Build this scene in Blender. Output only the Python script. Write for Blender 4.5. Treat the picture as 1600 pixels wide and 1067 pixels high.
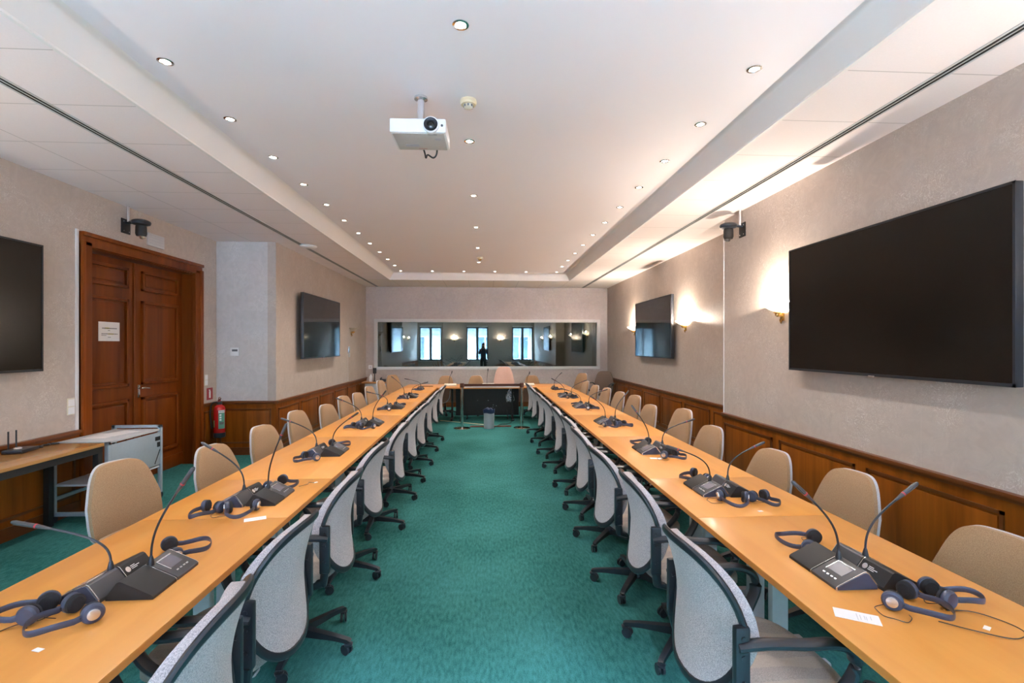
import bpy, bmesh, math, random
from mathutils import Vector, Matrix
PI = math.pi
R = math.radians
for o in list(bpy.data.objects): bpy.data.objects.remove(o)
scene = bpy.context.scene
C = scene.collection
random.seed(7)

# ------------------------------------------------------------------ camera, world, exposure
cam_d = bpy.data.cameras.new('camera'); cam = bpy.data.objects.new('camera', cam_d); C.objects.link(cam)
cam.location = (0, 0, 1.62)
cam.rotation_euler = (R(90), 0, R(-3.18))
cam_d.sensor_width = 36.0
cam_d.lens = 36.0 * 755 / 1600
cam_d.shift_y = 6.5 / 1600
cam_d.clip_start = 0.02; cam_d.clip_end = 200
scene.camera = cam

W = bpy.data.worlds.new('world'); scene.world = W; W.use_nodes = True
wn = W.node_tree.nodes; wl = W.node_tree.links
bg = wn['Background']
bg.inputs['Color'].default_value = (0.56, 0.77, 1.0, 1)
bg.inputs['Strength'].default_value = 5.0

vs = scene.view_settings
scene.display_settings.display_device = 'sRGB'
vs.view_transform = 'Standard'; vs.look = 'None'; vs.exposure = 1.24; vs.gamma = 1.0
vs.use_curve_mapping = False

DOWNLIGHT_W = 22.0
SCONCE_W = 42.0
SKY_W = 132000.0
STREET_W = 7000.0

# daylight through the three windows behind the camera
WIN_X = [(-3.89, -2.57), (-1.12, 0.18), (1.60, 2.86)]
WIN_Z = (0.73, 2.81)
YB = -3.0
def outdoor_light(name, loc, target, sx, sy, watts, col):
    ld = bpy.data.lights.new(name, 'AREA'); ld.shape = 'RECTANGLE'; ld.size = sx; ld.size_y = sy
    ld.energy = watts; ld.color = col
    lo = bpy.data.objects.new(name, ld); C.objects.link(lo); lo.location = loc
    lo.rotation_euler = (Vector(target) - Vector(loc)).to_track_quat('-Z', 'Y').to_euler()
outdoor_light('sky_daylight', (-.5, -8.0, 7.2), (-.5, YB, 1.8), 14, 5, SKY_W, (0.62, 0.78, 1.0))
outdoor_light('street_bounce', (-.5, -6.8, -2.4), (-.5, YB, 1.8), 12, 4, STREET_W, (0.80, 0.84, 1.0))

# ------------------------------------------------------------------ materials
MATS = {}
def new_mat(name):
    m = bpy.data.materials.new(name); m.use_nodes = True
    n = m.node_tree.nodes; l = m.node_tree.links
    b = n['Principled BSDF']
    MATS[name] = m
    return m, n, l, b
def nd(n, typ, **kw):
    x = n.new(typ)
    for k, v in kw.items(): setattr(x, k, v)
    return x
def plain(name, col, rough=0.5, metal=0.0, spec=0.5, noise=0.06, scale=40, bump=0.0, coat=0.0):
    m, n, l, b = new_mat(name)
    tc = nd(n, 'ShaderNodeTexCoord'); nz = nd(n, 'ShaderNodeTexNoise'); nz.inputs['Scale'].default_value = scale
    nz.inputs['Detail'].default_value = 3
    l.new(tc.outputs['Object'], nz.inputs['Vector'])
    mx = nd(n, 'ShaderNodeMix', data_type='RGBA')
    mx.inputs['A'].default_value = tuple(c * (1 - noise) for c in col) + (1,)
    mx.inputs['B'].default_value = tuple(min(1, c * (1 + noise)) for c in col) + (1,)
    l.new(nz.outputs['Fac'], mx.inputs['Factor']); l.new(mx.outputs['Result'], b.inputs['Base Color'])
    b.inputs['Roughness'].default_value = rough; b.inputs['Metallic'].default_value = metal
    b.inputs['Specular IOR Level'].default_value = spec
    b.inputs['Coat Weight'].default_value = coat
    if bump:
        bp = nd(n, 'ShaderNodeBump'); bp.inputs['Strength'].default_value = bump; bp.inputs['Distance'].default_value = 0.002
        l.new(nz.outputs['Fac'], bp.inputs['Height']); l.new(bp.outputs['Normal'], b.inputs['Normal'])
    return m
def wood(name, c1, c2, axis='Z', rough=0.35, coat=0.0, freq=14, stretch=0.06):
    m, n, l, b = new_mat(name)
    tc = nd(n, 'ShaderNodeTexCoord'); mp = nd(n, 'ShaderNodeMapping')
    s = [freq, freq, freq]; s['XYZ'.index(axis)] = freq * stretch
    mp.inputs['Scale'].default_value = s
    l.new(tc.outputs['Object'], mp.inputs['Vector'])
    nz = nd(n, 'ShaderNodeTexNoise'); nz.inputs['Scale'].default_value = 1.0; nz.inputs['Detail'].default_value = 6; nz.inputs['Distortion'].default_value = 0.6
    l.new(mp.outputs['Vector'], nz.inputs['Vector'])
    mp2 = nd(n, 'ShaderNodeMapping'); s2 = [3.2, 3.2, 3.2]; s2['XYZ'.index(axis)] = 0.15
    mp2.inputs['Scale'].default_value = s2; l.new(tc.outputs['Object'], mp2.inputs['Vector'])
    n2 = nd(n, 'ShaderNodeTexNoise'); n2.inputs['Scale'].default_value = 1.0; n2.inputs['Detail'].default_value = 2
    l.new(mp2.outputs['Vector'], n2.inputs['Vector'])
    ad = nd(n, 'ShaderNodeMath', operation='ADD'); l.new(nz.outputs['Fac'], ad.inputs[0]); l.new(n2.outputs['Fac'], ad.inputs[1])
    cr = nd(n, 'ShaderNodeMapRange'); cr.inputs['From Min'].default_value = 0.72; cr.inputs['From Max'].default_value = 1.28
    l.new(ad.outputs[0], cr.inputs['Value'])
    mx = nd(n, 'ShaderNodeMix', data_type='RGBA')
    mx.inputs['A'].default_value = c1 + (1,); mx.inputs['B'].default_value = c2 + (1,)
    l.new(cr.outputs['Result'], mx.inputs['Factor']); l.new(mx.outputs['Result'], b.inputs['Base Color'])
    b.inputs['Specular IOR Level'].default_value = 0.5 if coat >= .1 else 0.22
    b.inputs['Roughness'].default_value = rough; b.inputs['Coat Weight'].default_value = coat
    b.inputs['Coat Roughness'].default_value = 0.15
    return m
def wallpaper(name, base, streak, axis):
    # cork-like paper with pale crackle flecks and faint vertical sheet joints
    m, n, l, b = new_mat(name)
    tc = nd(n, 'ShaderNodeTexCoord')
    n1 = nd(n, 'ShaderNodeTexNoise'); n1.inputs['Scale'].default_value = 9; n1.inputs['Detail'].default_value = 8; n1.inputs['Distortion'].default_value = 1.6
    l.new(tc.outputs['Object'], n1.inputs['Vector'])
    v = nd(n, 'ShaderNodeMapRange'); v.inputs['From Min'].default_value = 0.35; v.inputs['From Max'].default_value = 0.7
    l.new(n1.outputs['Fac'], v.inputs['Value'])
    mx = nd(n, 'ShaderNodeMix', data_type='RGBA')
    mx.inputs['A'].default_value = tuple(c * 0.94 for c in base) + (1,); mx.inputs['B'].default_value = tuple(min(1, c * 1.05) for c in base) + (1,)
    l.new(v.outputs['Result'], mx.inputs['Factor'])
    # flecks
    n2 = nd(n, 'ShaderNodeTexNoise'); n2.inputs['Scale'].default_value = 16; n2.inputs['Detail'].default_value = 5; n2.inputs['Distortion'].default_value = 3.0
    l.new(tc.outputs['Object'], n2.inputs['Vector'])
    sb = nd(n, 'ShaderNodeMath', operation='SUBTRACT'); sb.inputs[1].default_value = 0.5; l.new(n2.outputs['Fac'], sb.inputs[0])
    ab = nd(n, 'ShaderNodeMath', operation='ABSOLUTE'); l.new(sb.outputs[0], ab.inputs[0])
    f = nd(n, 'ShaderNodeMapRange'); f.inputs['From Min'].default_value = 0.022; f.inputs['From Max'].default_value = 0.0
    l.new(ab.outputs[0], f.inputs['Value'])
    n3 = nd(n, 'ShaderNodeTexNoise'); n3.inputs['Scale'].default_value = 2.6; n3.inputs['Detail'].default_value = 4
    l.new(tc.outputs['Object'], n3.inputs['Vector'])
    g = nd(n, 'ShaderNodeMapRange'); g.inputs['From Min'].default_value = 0.43; g.inputs['From Max'].default_value = 0.66
    l.new(n3.outputs['Fac'], g.inputs['Value'])
    ml = nd(n, 'ShaderNodeMath', operation='MULTIPLY'); l.new(f.outputs['Result'], ml.inputs[0]); l.new(g.outputs['Result'], ml.inputs[1])
    m2 = nd(n, 'ShaderNodeMix', data_type='RGBA'); m2.inputs['B'].default_value = streak + (1,)
    l.new(mx.outputs['Result'], m2.inputs['A'])
    hf = nd(n, 'ShaderNodeMath', operation='MULTIPLY'); hf.inputs[1].default_value = 0.85; l.new(ml.outputs[0], hf.inputs[0])
    l.new(hf.outputs[0], m2.inputs['Factor'])
    # joints
    sp = nd(n, 'ShaderNodeSeparateXYZ'); l.new(tc.outputs['Object'], sp.inputs[0])
    dv = nd(n, 'ShaderNodeMath', operation='DIVIDE'); dv.inputs[1].default_value = 0.62; l.new(sp.outputs[axis], dv.inputs[0])
    fr = nd(n, 'ShaderNodeMath', operation='FRACT'); l.new(dv.outputs[0], fr.inputs[0])
    lt = nd(n, 'ShaderNodeMath', operation='LESS_THAN'); lt.inputs[1].default_value = 0.007; l.new(fr.outputs[0], lt.inputs[0])
    h2 = nd(n, 'ShaderNodeMath', operation='MULTIPLY'); h2.inputs[1].default_value = 0.22; l.new(lt.outputs[0], h2.inputs[0])
    m3 = nd(n, 'ShaderNodeMix', data_type='RGBA'); m3.inputs['B'].default_value = tuple(c * 1.25 for c in base) + (1,)
    l.new(m2.outputs['Result'], m3.inputs['A']); l.new(h2.outputs[0], m3.inputs['Factor'])
    l.new(m3.outputs['Result'], b.inputs['Base Color'])
    b.inputs['Roughness'].default_value = 0.5
    b.inputs['Specular IOR Level'].default_value = 0.35
    return m
def tile_mat(name, col, x0=None, xs=0.6, y0=None, ys=0.6, wx=0.007):
    m, n, l, b = new_mat(name)
    tc = nd(n, 'ShaderNodeTexCoord'); sp = nd(n, 'ShaderNodeSeparateXYZ'); l.new(tc.outputs['Object'], sp.inputs[0])
    masks = []
    for ax, o0, s in ((0, x0, xs), (1, y0, ys)):
        if o0 is None: continue
        a = nd(n, 'ShaderNodeMath', operation='SUBTRACT'); a.inputs[1].default_value = o0; l.new(sp.outputs[ax], a.inputs[0])
        d = nd(n, 'ShaderNodeMath', operation='DIVIDE'); d.inputs[1].default_value = s; l.new(a.outputs[0], d.inputs[0])
        f = nd(n, 'ShaderNodeMath', operation='FRACT'); l.new(d.outputs[0], f.inputs[0])
        t = nd(n, 'ShaderNodeMath', operation='LESS_THAN'); t.inputs[1].default_value = wx / s; l.new(f.outputs[0], t.inputs[0])
        masks.append(t.outputs[0])
    src = masks[0]
    if len(masks) == 2:
        mxm = nd(n, 'ShaderNodeMath', operation='MAXIMUM'); l.new(masks[0], mxm.inputs[0]); l.new(masks[1], mxm.inputs[1]); src = mxm.outputs[0]
    nz = nd(n, 'ShaderNodeTexNoise'); nz.inputs['Scale'].default_value = 90; nz.inputs['Detail'].default_value = 2
    l.new(tc.outputs['Object'], nz.inputs['Vector'])
    c0 = nd(n, 'ShaderNodeMix', data_type='RGBA'); c0.inputs['A'].default_value = tuple(c * .96 for c in col) + (1,); c0.inputs['B'].default_value = tuple(min(1, c * 1.03) for c in col) + (1,)
    l.new(nz.outputs['Fac'], c0.inputs['Factor'])
    mx = nd(n, 'ShaderNodeMix', data_type='RGBA'); mx.inputs['B'].default_value = tuple(c * .62 for c in col) + (1,)
    l.new(c0.outputs['Result'], mx.inputs['A']); l.new(src, mx.inputs['Factor']); l.new(mx.outputs['Result'], b.inputs['Base Color'])
    b.inputs['Roughness'].default_value = 0.8
    bp = nd(n, 'ShaderNodeBump'); bp.inputs['Strength'].default_value = 0.5; bp.inputs['Distance'].default_value = 0.004; bp.invert = True
    l.new(src, bp.inputs['Height']); l.new(bp.outputs['Normal'], b.inputs['Normal'])
    return m
def fabric(name, c1, c2, scale=450, stripes=None, sheen=0.15, bump=0.35):
    m, n, l, b = new_mat(name)
    tc = nd(n, 'ShaderNodeTexCoord')
    nz = nd(n, 'ShaderNodeTexNoise'); nz.inputs['Scale'].default_value = scale; nz.inputs['Detail'].default_value = 2
    l.new(tc.outputs['Object'], nz.inputs['Vector'])
    mr = nd(n, 'ShaderNodeMapRange'); mr.inputs['From Min'].default_value = 0.36; mr.inputs['From Max'].default_value = 0.64
    l.new(nz.outputs['Fac'], mr.inputs['Value'])
    mx = nd(n, 'ShaderNodeMix', data_type='RGBA'); mx.inputs['A'].default_value = c1 + (1,); mx.inputs['B'].default_value = c2 + (1,)
    l.new(mr.outputs['Result'], mx.inputs['Factor'])
    out = mx.outputs['Result']
    if stripes:
        wv = nd(n, 'ShaderNodeTexWave', wave_type='BANDS', bands_direction='Y', wave_profile='SIN'); wv.inputs['Scale'].default_value = 2.3
        l.new(tc.outputs['Object'], wv.inputs['Vector'])
        m2 = nd(n, 'ShaderNodeMix', data_type='RGBA'); m2.inputs['B'].default_value = stripes + (1,)
        th = nd(n, 'ShaderNodeMath', operation='GREATER_THAN'); th.inputs[1].default_value = 0.5; l.new(wv.outputs['Fac'], th.inputs[0])
        ms = nd(n, 'ShaderNodeMath', operation='MULTIPLY'); ms.inputs[1].default_value = 0.45; l.new(th.outputs[0], ms.inputs[0])
        l.new(ms.outputs[0], m2.inputs['Factor']); l.new(out, m2.inputs['A']); out = m2.outputs['Result']
    l.new(out, b.inputs['Base Color'])
    b.inputs['Roughness'].default_value = 0.95; b.inputs['Specular IOR Level'].default_value = 0.15
    b.inputs['Sheen Weight'].default_value = sheen
    bp = nd(n, 'ShaderNodeBump'); bp.inputs['Strength'].default_value = bump; bp.inputs['Distance'].default_value = 0.002
    l.new(nz.outputs['Fac'], bp.inputs['Height']); l.new(bp.outputs['Normal'], b.inputs['Normal'])
    return m
def emit(name, col, strength):
    m, n, l, b = new_mat(name)
    b.inputs['Base Color'].default_value = col + (1,)
    b.inputs['Emission Color'].default_value = col + (1,); b.inputs['Emission Strength'].default_value = strength
    return m
def pane_glass(name, tint, refl, rough=0.0):
    m = bpy.data.materials.new(name); m.use_nodes = True; MATS[name] = m
    n = m.node_tree.nodes; l = m.node_tree.links; n.remove(n['Principled BSDF'])
    out = n['Material Output']
    t = nd(n, 'ShaderNodeBsdfTransparent'); t.inputs['Color'].default_value = tint + (1,)
    g = nd(n, 'ShaderNodeBsdfGlossy'); g.inputs['Roughness'].default_value = rough; g.inputs['Color'].default_value = (0.92, 1.0, 0.97, 1)
    fr = nd(n, 'ShaderNodeFresnel'); fr.inputs['IOR'].default_value = 1.5
    ad = nd(n, 'ShaderNodeMath', operation='ADD'); ad.inputs[1].default_value = refl; ad.use_clamp = True
    l.new(fr.outputs[0], ad.inputs[0])
    mx = nd(n, 'ShaderNodeMixShader'); l.new(ad.outputs[0], mx.inputs['Fac']); l.new(t.outputs[0], mx.inputs[1]); l.new(g.outputs[0], mx.inputs[2])
    l.new(mx.outputs[0], out.inputs['Surface'])
    return m

wp_x = wallpaper('wallpaper_side', (0.50, 0.43, 0.385), (0.80, 0.76, 0.72), 1)
wp_y = wallpaper('wallpaper_end', (0.53, 0.46, 0.43), (0.78, 0.74, 0.72), 0)
wp_daylit = wallpaper('wallpaper_daylit', (0.60, 0.57, 0.56), (0.85, 0.83, 0.82), 0)  # side wall paper with window daylight put into its colour, for the return wall
booth_m = plain('booth_paint', (0.085, 0.10, 0.075), 0.8)
white_m = plain('white_paint', (0.80, 0.78, 0.78), 0.6, noise=0.015, scale=5)
tray_m = plain('tray_plaster', (0.84, 0.81, 0.85), 0.55, noise=0.012, scale=2)
tile_side = tile_mat('ceiling_tile_left', (0.86, 0.80, 0.82), x0=-3.46, xs=8, y0=2.65)
tile_right = tile_mat('ceiling_tile_right', (0.84, 0.78, 0.78), y0=2.6, ys=0.6)
tile_far = tile_mat('ceiling_tile_far', (0.80, 0.76, 0.73), x0=-2.2, y0=11.4, ys=1.2)
carpet_m = None
m, n, l, b = new_mat('teal_carpet'); carpet_m = m
tc = nd(n, 'ShaderNodeTexCoord')
na = nd(n, 'ShaderNodeTexNoise'); na.inputs['Scale'].default_value = 160; na.inputs['Detail'].default_value = 3; l.new(tc.outputs['Object'], na.inputs['Vector'])
nb = nd(n, 'ShaderNodeTexNoise'); nb.inputs['Scale'].default_value = 1.1; nb.inputs['Detail'].default_value = 5; l.new(tc.outputs['Object'], nb.inputs['Vector'])
nmap = nd(n, 'ShaderNodeMapping'); nmap.inputs['Scale'].default_value = (60, 18, 60); l.new(tc.outputs['Object'], nmap.inputs['Vector'])
nc = nd(n, 'ShaderNodeTexNoise'); nc.inputs['Scale'].default_value = 1; nc.inputs['Detail'].default_value = 2; l.new(nmap.outputs[0], nc.inputs['Vector'])
s1 = nd(n, 'ShaderNodeMath', operation='ADD'); l.new(na.outputs['Fac'], s1.inputs[0]); l.new(nb.outputs['Fac'], s1.inputs[1])
s2 = nd(n, 'ShaderNodeMath', operation='ADD'); l.new(s1.outputs[0], s2.inputs[0]); l.new(nc.outputs['Fac'], s2.inputs[1])
mr = nd(n, 'ShaderNodeMapRange'); mr.inputs['From Min'].default_value = 1.15; mr.inputs['From Max'].default_value = 1.85; l.new(s2.outputs[0], mr.inputs['Value'])
mx = nd(n, 'ShaderNodeMix', data_type='RGBA'); mx.inputs['A'].default_value = (0.018, 0.100, 0.088, 1); mx.inputs['B'].default_value = (0.056, 0.212, 0.204, 1)
l.new(mr.outputs['Result'], mx.inputs['Factor']); l.new(mx.outputs['Result'], b.inputs['Base Color'])
b.inputs['Roughness'].default_value = 1.0; b.inputs['Specular IOR Level'].default_value = 0.05
bp = nd(n, 'ShaderNodeBump'); bp.inputs['Strength'].default_value = 0.6; bp.inputs['Distance'].default_value = 0.004
l.new(na.outputs['Fac'], bp.inputs['Height']); l.new(bp.outputs['Normal'], b.inputs['Normal'])

table_m = wood('table_wood', (0.60, 0.235, 0.038), (0.72, 0.32, 0.072), 'Y', 0.36, 0.25, freq=9, stretch=0.12)
table_m2 = wood('head_table_wood', (0.54, 0.22, 0.055), (0.64, 0.28, 0.08), 'X', 0.36, 0.25, freq=9, stretch=0.12)
edge_m = wood('table_edge_wood', (0.60, 0.22, 0.035), (0.70, 0.28, 0.06), 'Y', 0.35, 0.2)
desk_m = wood('desk_wood', (0.42, 0.20, 0.06), (0.52, 0.27, 0.10), 'Y', 0.25, 0.3)
panel_m = wood('wainscot_wood', (0.15, 0.036, 0.002), (0.31, 0.088, 0.007), 'Z', 0.42, 0.05, freq=16)
rail_m = wood('rail_wood', (0.11, 0.028, 0.004), (0.17, 0.048, 0.008), 'Y', 0.35, 0.1)
door_m = wood('door_wood', (0.105, 0.020, 0.001), (0.215, 0.047, 0.003), 'Z', 0.42, 0.05, freq=12)
brown_m = wood('belt_brown', (0.07, 0.025, 0.018), (0.10, 0.04, 0.025), 'X', 0.5)
pink_m = plain('pink_laminate', (0.50, 0.27, 0.18), 0.5)
gray_fab = fabric('gray_fabric', (0.31, 0.285, 0.30), (0.57, 0.51, 0.52), 330)
seat_fab = fabric('seat_fabric', (0.27, 0.235, 0.22), (0.42, 0.36, 0.33), 330, stripes=(0.50, 0.40, 0.33))
beige_fab = fabric('beige_fabric', (0.29, 0.175, 0.093), (0.39, 0.24, 0.135), 300)
shell_fab = fabric('pale_gray_fabric', (0.42, 0.40, 0.41), (0.55, 0.52, 0.53), 300)
pink_fab = fabric('pink_fabric', (0.58, 0.36, 0.29), (0.68, 0.45, 0.37), 300)
brown_fab = fabric('dark_taupe_fabric', (0.13, 0.095, 0.075), (0.19, 0.14, 0.115), 300)
black_pl = plain('black_plastic', (0.018, 0.022, 0.030), 0.32, noise=0.1)
black_mat = plain('matte_black', (0.012, 0.012, 0.014), 0.55, noise=0.1)
navy_pl = plain('dark_blue_plastic', (0.045, 0.055, 0.095), 0.35, noise=0.1)
gray_pl = plain('dark_gray_plastic', (0.055, 0.055, 0.062), 0.38, noise=0.08)
foam_m = plain('black_foam', (0.016, 0.017, 0.022), 0.95, noise=0.3, scale=300, bump=0.5)
silver_m = plain('silver', (0.72, 0.73, 0.76), 0.25, metal=0.9)
chrome_m = plain('chrome', (0.75, 0.74, 0.72), 0.12, metal=1.0)
brass_m = plain('brass', (0.75, 0.50, 0.18), 0.25, metal=1.0)
grayblue_m = plain('gray_blue_metal', (0.34, 0.40, 0.46), 0.45)
palegray_m = plain('pale_gray', (0.55, 0.56, 0.58), 0.5)
white_pl = plain('white_plastic', (0.78, 0.78, 0.80), 0.35, noise=0.02)
ivory_m = plain('ivory_plastic', (0.75, 0.62, 0.42), 0.45, noise=0.03)
cream_m = plain('cream_plastic', (0.66, 0.61, 0.50), 0.5, noise=0.03)
paper_m = plain('paper', (0.80, 0.79, 0.80), 0.7, noise=0.02)
ink_m = plain('ink', (0.12, 0.12, 0.14), 0.8)
paleink_m = plain('pale_ink', (0.45, 0.46, 0.52), 0.8)
yellow_m = plain('highlighter_yellow', (0.66, 0.62, 0.22), 0.8)
tape_m = plain('cream_tape', (0.62, 0.60, 0.38), 0.6)
red_m = plain('red_enamel', (0.48, 0.012, 0.012), 0.25, noise=0.03, coat=0.3)
signred_m = plain('sign_red', (0.33, 0.02, 0.03), 0.5)
green_m = plain('label_green', (0.10, 0.30, 0.24), 0.5)
lime_m = plain('label_lime', (0.25, 0.34, 0.10), 0.5)
blue_m = plain('blue_bag', (0.008, 0.022, 0.07), 0.4)
redled_m = plain('red_ring', (0.45, 0.04, 0.05), 0.3)
slot_m = plain('dark_slot', (0.01, 0.01, 0.01), 0.9)
screen_m = plain('tv_screen', (0.006, 0.005, 0.005), 0.045, spec=0.55, noise=0.0)
screen_matte = plain('tv_screen_matte', (0.008, 0.006, 0.005), 0.22, spec=0.32, noise=0.0)
lcd_m = plain('unit_display', (0.16, 0.15, 0.18), 0.22, noise=0.02)
glass_film = pane_glass('interpreter_glass', (0.36, 0.44, 0.39), 0.105)
win_glass = pane_glass('window_glass', (0.95, 0.98, 1.0), 0.02)
shade_m = emit('sconce_glass', (1.0, 0.80, 0.58), 2.6)
shade_off = plain('sconce_glass_off', (0.62, 0.55, 0.46), 0.3, noise=0.02)
bulb_m = emit('downlight_bulb', (1.0, 0.90, 0.78), 22.0)
frame_m = plain('window_frame_blue_gray', (0.10, 0.14, 0.17), 0.5)
facade_m = plain('facade_render', (0.52, 0.60, 0.66), 0.85, noise=0.05, scale=1.5)
pave_m = plain('street_paving', (0.25, 0.26, 0.28), 0.9)
winframe_m = plain('frosted_frame', (0.66, 0.65, 0.63), 0.5, noise=0.02)
skin_m = plain('skin', (0.50, 0.30, 0.22), 0.55)
shirt_m = plain('dark_blue_cloth', (0.04, 0.06, 0.10), 0.9)
trouser_m = plain('charcoal_cloth', (0.03, 0.03, 0.035), 0.9)
hair_m = plain('dark_hair', (0.03, 0.02, 0.015), 0.7)

# ------------------------------------------------------------------ mesh builder
class MB:
    def __init__(s): s.bm = bmesh.new(); s.mats = []; s.mi = 0
    def use(s, mat):
        if mat not in s.mats: s.mats.append(mat)
        s.mi = s.mats.index(mat); return s
    def face(s, vs_):
        try:
            f = s.bm.faces.new(vs_); f.material_index = s.mi; return f
        except ValueError: return None
    def box(s, x0, x1, y0, y1, z0, z1, bev=0.0, M=None):
        co = [(x, y, z) for z in (z0, z1) for y in (y0, y1) for x in (x0, x1)]
        v = [s.bm.verts.new((M @ Vector(c)) if M else c) for c in co]
        fs = [s.face([v[i] for i in q]) for q in ((0, 2, 3, 1), (4, 5, 7, 6), (0, 1, 5, 4), (2, 6, 7, 3), (0, 4, 6, 2), (1, 3, 7, 5))]
        if bev > 0:
            es = list({e for f in fs for e in f.edges})
            r = bmesh.ops.bevel(s.bm, geom=es, offset=bev, segments=2, affect='EDGES', profile=0.6)
            for f in r['faces']: f.material_index = s.mi
        return s
    def prism(s, prof, a0, a1, axis='x', M=None):
        # prof: list of (p,q); extruded along axis
        def mk(a, p, q):
            c = {'x': (a, p, q), 'y': (p, a, q), 'z': (p, q, a)}[axis]
            return (M @ Vector(c)) if M else c
        A = [s.bm.verts.new(mk(a0, p, q)) for p, q in prof]; B = [s.bm.verts.new(mk(a1, p, q)) for p, q in prof]
        n_ = len(prof)
        s.face(A[::-1]); s.face(B)
        for i in range(n_): s.face([A[i], A[(i + 1) % n_], B[(i + 1) % n_], B[i]])
        return s
    def lathe(s, prof, cx=0, cy=0, cz=0, seg=24, M=None, a0=0, a1=2 * PI):
        full = abs(a1 - a0 - 2 * PI) < 1e-6
        ns = seg if full else seg + 1
        rings = []
        for r, z in prof:
            if r < 1e-6:
                c = Vector((cx, cy, cz + z)); rings.append([s.bm.verts.new((M @ c) if M else c)])
            else:
                rg = []
                for k in range(ns):
                    a = a0 + (a1 - a0) * k / seg
                    c = Vector((cx + r * math.cos(a), cy + r * math.sin(a), cz + z)); rg.append(s.bm.verts.new((M @ c) if M else c))
                rings.append(rg)
        for i in range(len(rings) - 1):
            A, B = rings[i], rings[i + 1]
            for k in range(seg):
                k2 = (k + 1) % ns if full else k + 1
                if len(A) == 1 and len(B) == 1: continue
                if len(A) == 1: s.face([A[0], B[k2], B[k]])
                elif len(B) == 1: s.face([A[k], A[k2], B[0]])
                else: s.face([A[k], A[k2], B[k2], B[k]])
        return s
    def cyl(s, p0, p1, r, seg=16, r1=None):
        p0 = Vector(p0); p1 = Vector(p1); d = p1 - p0
        M = Matrix.Translation(p0) @ d.to_track_quat('Z', 'Y').to_matrix().to_4x4()
        L = d.length
        return s.lathe([(0, 0), (r, 0), (r if r1 is None else r1, L), (0, L)], seg=seg, M=M)
    def tube(s, pts, r, seg=8, closed=False, sx=1.0, up=None, radii=None):
        pts = [Vector(p) for p in pts]; n_ = len(pts); rings = []
        prev = None
        for i, p in enumerate(pts):
            if closed: t = pts[(i + 1) % n_] - pts[i - 1]
            else: t = pts[min(i + 1, n_ - 1)] - pts[max(i - 1, 0)]
            t.normalize()
            if up is not None: nrm = Vector(up) - t * Vector(up).dot(t)
            elif prev is None:
                nrm = t.orthogonal()
            else: nrm = prev - t * prev.dot(t)
            if nrm.length < 1e-6: nrm = t.orthogonal()
            nrm.normalize(); prev = nrm; bn = t.cross(nrm)
            rr = radii[i] if radii else r
            rings.append([s.bm.verts.new(p + nrm * (rr * math.cos(2 * PI * k / seg)) + bn * (rr * sx * math.sin(2 * PI * k / seg))) for k in range(seg)])
        for i in range(n_ if closed else n_ - 1):
            A, B = rings[i], rings[(i + 1) % n_]
            for k in range(seg): s.face([A[k], A[(k + 1) % seg], B[(k + 1) % seg], B[k]])
        if not closed: s.face(rings[0][::-1]); s.face(rings[-1])
        return s
    def sphere(s, c, r, seg=14, sc=(1, 1, 1)):
        prof = [(r * math.sin(PI * i / 8), -r * math.cos(PI * i / 8)) for i in range(9)]
        M = Matrix.Translation(Vector(c)) @ Matrix.Diagonal((sc[0], sc[1], sc[2], 1))
        return s.lathe(prof, seg=seg, M=M)
    def build(s, name, mat=None, parent=None, loc=None, rz=None, sharp=32):
        bmesh.ops.recalc_face_normals(s.bm, faces=s.bm.faces[:])
        me = bpy.data.meshes.new(name); s.bm.to_mesh(me); s.bm.free()
        if s.mats:
            for m_ in s.mats: me.materials.append(m_)
        elif mat: me.materials.append(mat)
        me.polygons.foreach_set('use_smooth', [True] * len(me.polygons))
        me.set_sharp_from_angle(angle=R(sharp))
        o = bpy.data.objects.new(name, me); C.objects.link(o)
        if parent: o.parent = parent
        if loc: o.location = loc
        if rz is not None: o.rotation_euler.z = rz
        return o

def thing(name, label, cat, loc=(0, 0, 0), rz=0.0, group=None):
    o = bpy.data.objects.new(name, None); o.empty_display_size = 0.1; C.objects.link(o)
    o.location = loc; o.rotation_euler = (0, 0, rz); o['label'] = label; o['category'] = cat
    if group: o['group'] = group
    return o
def tag(o, label, cat, group=None):
    o['label'] = label; o['category'] = cat
    if group: o['group'] = group
    return o
def struct(name, mb, mat=None, parent=None):
    o = mb.build(name, mat, parent)
    if not parent: o['kind'] = 'structure'
    return o
def kids(o): return [c for c in bpy.data.objects if c.parent == o]
def tree(o): return (o, [tree(c) for c in kids(o)])
def dup(t, label, loc, rz=None, group=None, parent=None):
    src, ch = t
    r = src.copy(); C.objects.link(r)
    if parent is None:
        r.location = loc
        if rz is not None: r.rotation_euler = (0, 0, rz)
        r['label'] = label
        if group: r['group'] = group
    else: r.parent = parent
    for c in ch: dup(c, None, None, parent=r)
    return r
ORD = ['nearest', 'second', 'third', 'fourth', 'fifth', 'sixth', 'seventh', 'eighth', 'ninth', 'tenth', 'eleventh', 'twelfth']
def nth(i, what='from the camera end'):
    return 'nearest to the camera' if i == 0 else f'{ORD[i]} {what}'
def bez(p0, p1, p2, p3, n_=14):
    out = []
    for i in range(n_ + 1):
        t = i / n_; u = 1 - t
        out.append(Vector(p0) * u**3 + Vector(p1) * 3 * u * u * t + Vector(p2) * 3 * u * t * t + Vector(p3) * t**3)
    return out
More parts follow.
